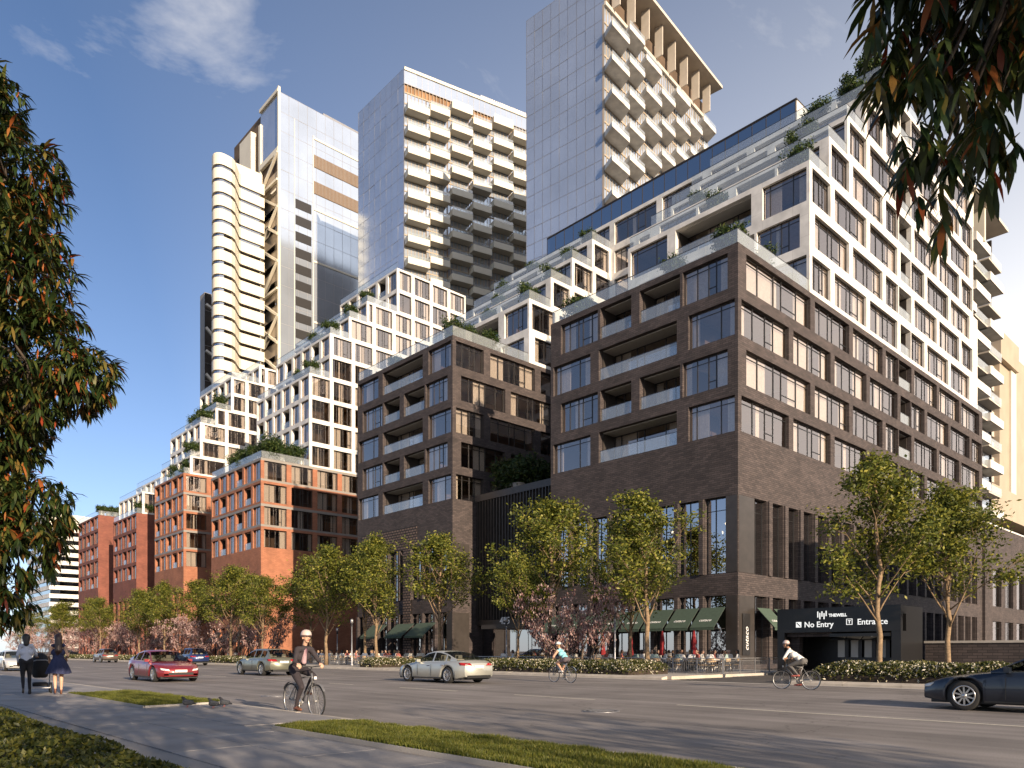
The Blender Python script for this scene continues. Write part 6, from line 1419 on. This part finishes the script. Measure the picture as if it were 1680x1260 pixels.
# parking entrance
def portal():
    X, ya, yb, zt = 40.0, 14.4, 21.0, 3.74
    p = empty('parking_portal', (X, (ya+yb)/2, 0), 0, 'black parking entrance portal with white lettering', 'entrance'); oy = (ya+yb)/2
    def bx(name, x0, x1, y0, y1, z0, z1, mat): return MB().box(x0-X, x1-X, y0-oy, y1-oy, z0, z1).build(name, mat, p)
    bx('sign_panel', X-.02, X+.25, ya, yb, 2.42, zt, 'black_paint'); bx('roof', X+.25, 43.0, ya, yb, 3.3, 3.7, 'black_paint'); bx('jamb', X, X+.7, yb-.42, yb, .02, 2.42, 'black_paint'); bx('jamb', X, X+.7, ya, ya+.45, .02, 2.42, 'black_paint')
    bx('side_wall', X+.7, 43.0, yb-.3, yb, .02, 3.3, 'black_paint'); bx('side_wall', X+.7, 43.0, ya, ya+.25, .02, 3.3, 'black_paint'); bx('back_wall', 42.8, 43.0, ya+.25, yb-.3, .02, 3.3, 'frame_dark'); bx('brick_lintel', X+.3, X+.6, 18.1, yb-.42, 2.18, 2.42, 'dark_brick'); bx('brick_pier', X+.7, X+1.1, yb-.95, yb-.42, .02, 2.4, 'dark_brick')
    bx('booth_wall', X+1.6, X+1.75, ya+.45, 18.1, .02, 1.05, 'black_paint'); bx('booth_wall', X+1.6, X+1.75, ya+.45, 18.1, 2.0, 2.42, 'black_paint')
    for k in range(5):
        y = ya+.5+k*.72; w = bx('booth_window', X+1.62, X+1.66, y+.12, y+.50, 1.06, 1.99, 'soffit'); bx('booth_pier', X+1.58, X+1.76, y-.10, y+.10, 1.05, 2.0, 'frame_dark')
    for k in range(4):
        y = ya+.55+k*.88; m = MB(); m.add([(1.5, y-oy, 2.42), (1.5, y+.78-oy, 2.42), (.7, y+.78-oy, 2.05), (.7, y-oy, 2.05), (1.5, y-oy, 2.39), (1.5, y+.78-oy, 2.39), (.7, y+.78-oy, 2.02), (.7, y-oy, 2.02)], [(0, 1, 2, 3), (7, 6, 5, 4), (0, 3, 7, 4), (1, 5, 6, 2), (3, 2, 6, 7)]); m.build('booth_awning', 'awning_black', p)
    bx('clearance_bar', X-.05, X+.05, ya+.5, 18.0, 2.16, 2.33, 'black_paint')
    f = -.055
    def T(s, size, y, z, b=.0, nm='lettering'): return place_text(text_mesh(s, size, 'lit_letter', .008, 0, b), p, (f+.03, y-oy, z), 'X', 0, nm)
    T('No Entry', .43, 19.42, 2.70, .004); T('Entrance', .43, 16.55, 2.78, .004); T('THEWELL', .22, 18.05, 3.24, .008); T('\u00bb\u00bb Maximum Clearance 7\'-1" (2.16m) \u00ab', .155, 17.7, 2.19, .003)
    m = MB()
    for k, (a, b) in enumerate(((.10, .42), (0, .34), (.14, .42), (0, .32), (.16, .44))): m.box(-.06, -.03, 18.62-k*.115-oy, 18.67-k*.115-oy, 3.12+a, 3.12+b)
    m.build('logo_bars', 'lit_letter', p)
    m = MB(); m.box(-.05, -.03, 19.58-oy, 19.88-oy, 2.70, 3.0); m.build('entry_symbol', 'lit_letter', p); m = MB(); m.obox((-.055, 19.73-oy, 2.85), (.004, 0, 0), (0, .10, .10), (0, -.018, .018)); m.build('symbol_stroke', 'black_paint', p)
    m = MB(); o0 = 16.95-oy
    for (a, b, c, d) in ((-.16, .16, 0, .03), (-.16, .16, .29, .32), (-.16, -.13, .03, .29), (.13, .16, .03, .29), (-.02, .02, .07, .20)): m.box(-.05, -.03, o0+a, o0+b, 2.78+c, 2.78+d)
    m.obox((-.04, o0, 3.0), (.01, 0, 0), (0, .07, 0), (0, 0, .02)); m.build('entrance_symbol', 'lit_letter', p)
portal()
def low_wall():
    w = empty('brick_wall', (44.2, 8, 0), 0, 'low brick wall with pale coping right of the parking entrance', 'wall'); MB().box(-.2, .2, -8, 6.6, .1, 1.82).build('brickwork', 'dark_brick', w); MB().box(-.25, .25, -8.05, 6.65, 1.82, 1.94).build('coping', 'concrete', w)
low_wall()
def fence(p0, p1, label, z=.15, h=.85):
    a, b = Vector((*p0, z)), Vector((*p1, z)); d = b-a; L = d.length; t = empty('railing', a, 0, label, 'railing'); u = d/L
    n = max(1, round(L/1.6)); m = MB(); m.bar(V3(0, 0, h), u*L+V3(0, 0, h), .022); m.bar(V3(0, 0, h-.12), u*L+V3(0, 0, h-.12), .012); m.bar(V3(0, 0, .10), u*L+V3(0, 0, .10), .014); m.build('rails', 'metal_grey', t)
    pm_ = MB().box(-.022, .022, -.022, .022, 0, h).mesh('post', 'metal_grey')
    for k in range(n+1): meshobj('post', pm_, t, u*(L*k/n))
    m = MB(); k = int(L/.12)
    for i in range(1, k): q = u*(L*i/k); m.box(q.x-.007, q.x+.007, q.y-.007, q.y+.007, .10, h-.12)
    tag(m.build('balusters', 'metal_grey', t), kind='stuff')
fence((35.9, 22.0), (35.9, 44.4), 'grey metal railing along the road side of the corner restaurant terrace'); fence((35.95, 21.95), (42.5, 21.95), 'grey metal railing between the restaurant terrace and the driveway')
fence((34.6, 50.8), (34.6, 66.5), 'dark railing in front of the terrace behind the two slim lamp posts')
# lamp posts
def lamp(x, y, h, label, group=None):
    t = empty('lamp_post', (x, y, .15), 0, label, 'lamp post', group); m = MB(); m.lathe([(.0, 0), (.13, 0), (.13, .12), (.08, .2), (.08, .7), (.055, .78), (.045, h-.6), (.0, h-.6)], 12); m.build('post', 'metal_grey', t)
    m = MB(); m.lathe([(.05, h-.62), (.11, h-.58), (.11, h-.54), (.05, h-.5), (.05, h-.46), (.11, h-.42), (.11, h-.38), (.06, h-.34)], 12); m.build('collar', 'rail_metal', t); m = MB(); m.lathe([(.07, h-.34), (.12, h-.30), (.13, h-.08), (.05, h), (.0, h+.02)], 12); m.build('lantern', 'metal_grey', t)
lamp(32.6, 54.6, 3.9, 'taller slim grey lamp post in front of the crowded pavement terrace'); lamp(37.2, 65.0, 3.5, 'shorter slim lamp post behind the crowded pavement terrace'); lamp(35.0, 28.7, 3.9, 'dark lamp post beside the closed red parasols'); lamp(34.6, 84, 4.0, 'slim lamp post in front of the black awnings', None)
lamp(35.2, 38.5, 3.6, 'slim lamp post behind the crooked magnolias')
# closed red parasols
def parasol_me():
    m = MB(); n = 24; R_ = []
    for z, r_, am in ((2.55, .015, 0), (2.45, .06, .01), (2.1, .10, .025), (1.75, .13, .035), (1.55, .105, .02), (1.45, .12, .03), (1.1, .17, .05), (.98, .18, .055)): R_.append([((r_+am*math.cos(8*2*math.pi*k/n))*math.cos(2*math.pi*k/n), (r_+am*math.cos(8*2*math.pi*k/n))*math.sin(2*math.pi*k/n), z) for k in range(n)])
    m.add([p for r_ in R_ for p in r_], [(i*n+k, i*n+(k+1) % n, (i+1)*n+(k+1) % n, (i+1)*n+k) for i in range(len(R_)-1) for k in range(n)], 0, True); return m.mesh('folded_canopy', 'umbrella_red')
pcm = parasol_me(); ppm = MB().lathe([(.0, 0), (.25, 0), (.25, .06), (.03, .09), (.022, 2.62), (.0, 2.66)], 12).mesh('pole', 'rail_metal')
for x, y in ((39.4, 31.0), (39.6, 28.6), (39.2, 26.0), (40.4, 34.2)):
    t = empty('parasol', (x, y, .15), rg.uniform(0, 6), 'closed dark red parasol on the corner restaurant terrace', 'parasol', 'closed parasols'); meshobj('folded_canopy', pcm, t); meshobj('pole', ppm, t)
# lit pendant lamps inside the restaurant
bm_ = MB(); bm_.lathe([(.0, -.11), (.07, -.09), (.11, 0), (.07, .09), (.0, .11)], 12); bulb_me = bm_.mesh('bulb', 'bulb'); cord_me = MB().tube([(0, 0, .1), (0, 0, .95)], .008, 5).mesh('cord', 'rail_metal')
for k, (x, y, z) in enumerate([(48.3, 29.0, 3.9), (48.8, 30.2, 3.6), (48.0, 31.0, 4.0), (48.7, 32.3, 3.7), (48.2, 33.6, 3.9), (48.9, 35.2, 3.6), (48.4, 36.8, 3.8), (48.3, 29.3, 10.6), (48.9, 30.0, 10.1), (48.2, 31.4, 10.4), (48.8, 32.6, 10.0), (48.3, 33.9, 10.5)]):
    t = empty('pendant_lamp', (x, y, z), 0, 'glowing round pendant lamp inside the ground floor restaurant windows' if z < 6 else 'glowing round pendant lamp inside the tall upper restaurant windows', 'lamp', 'ground floor pendants' if z < 6 else 'upper floor pendants'); meshobj('bulb', bulb_me, t); meshobj('cord', cord_me, t)
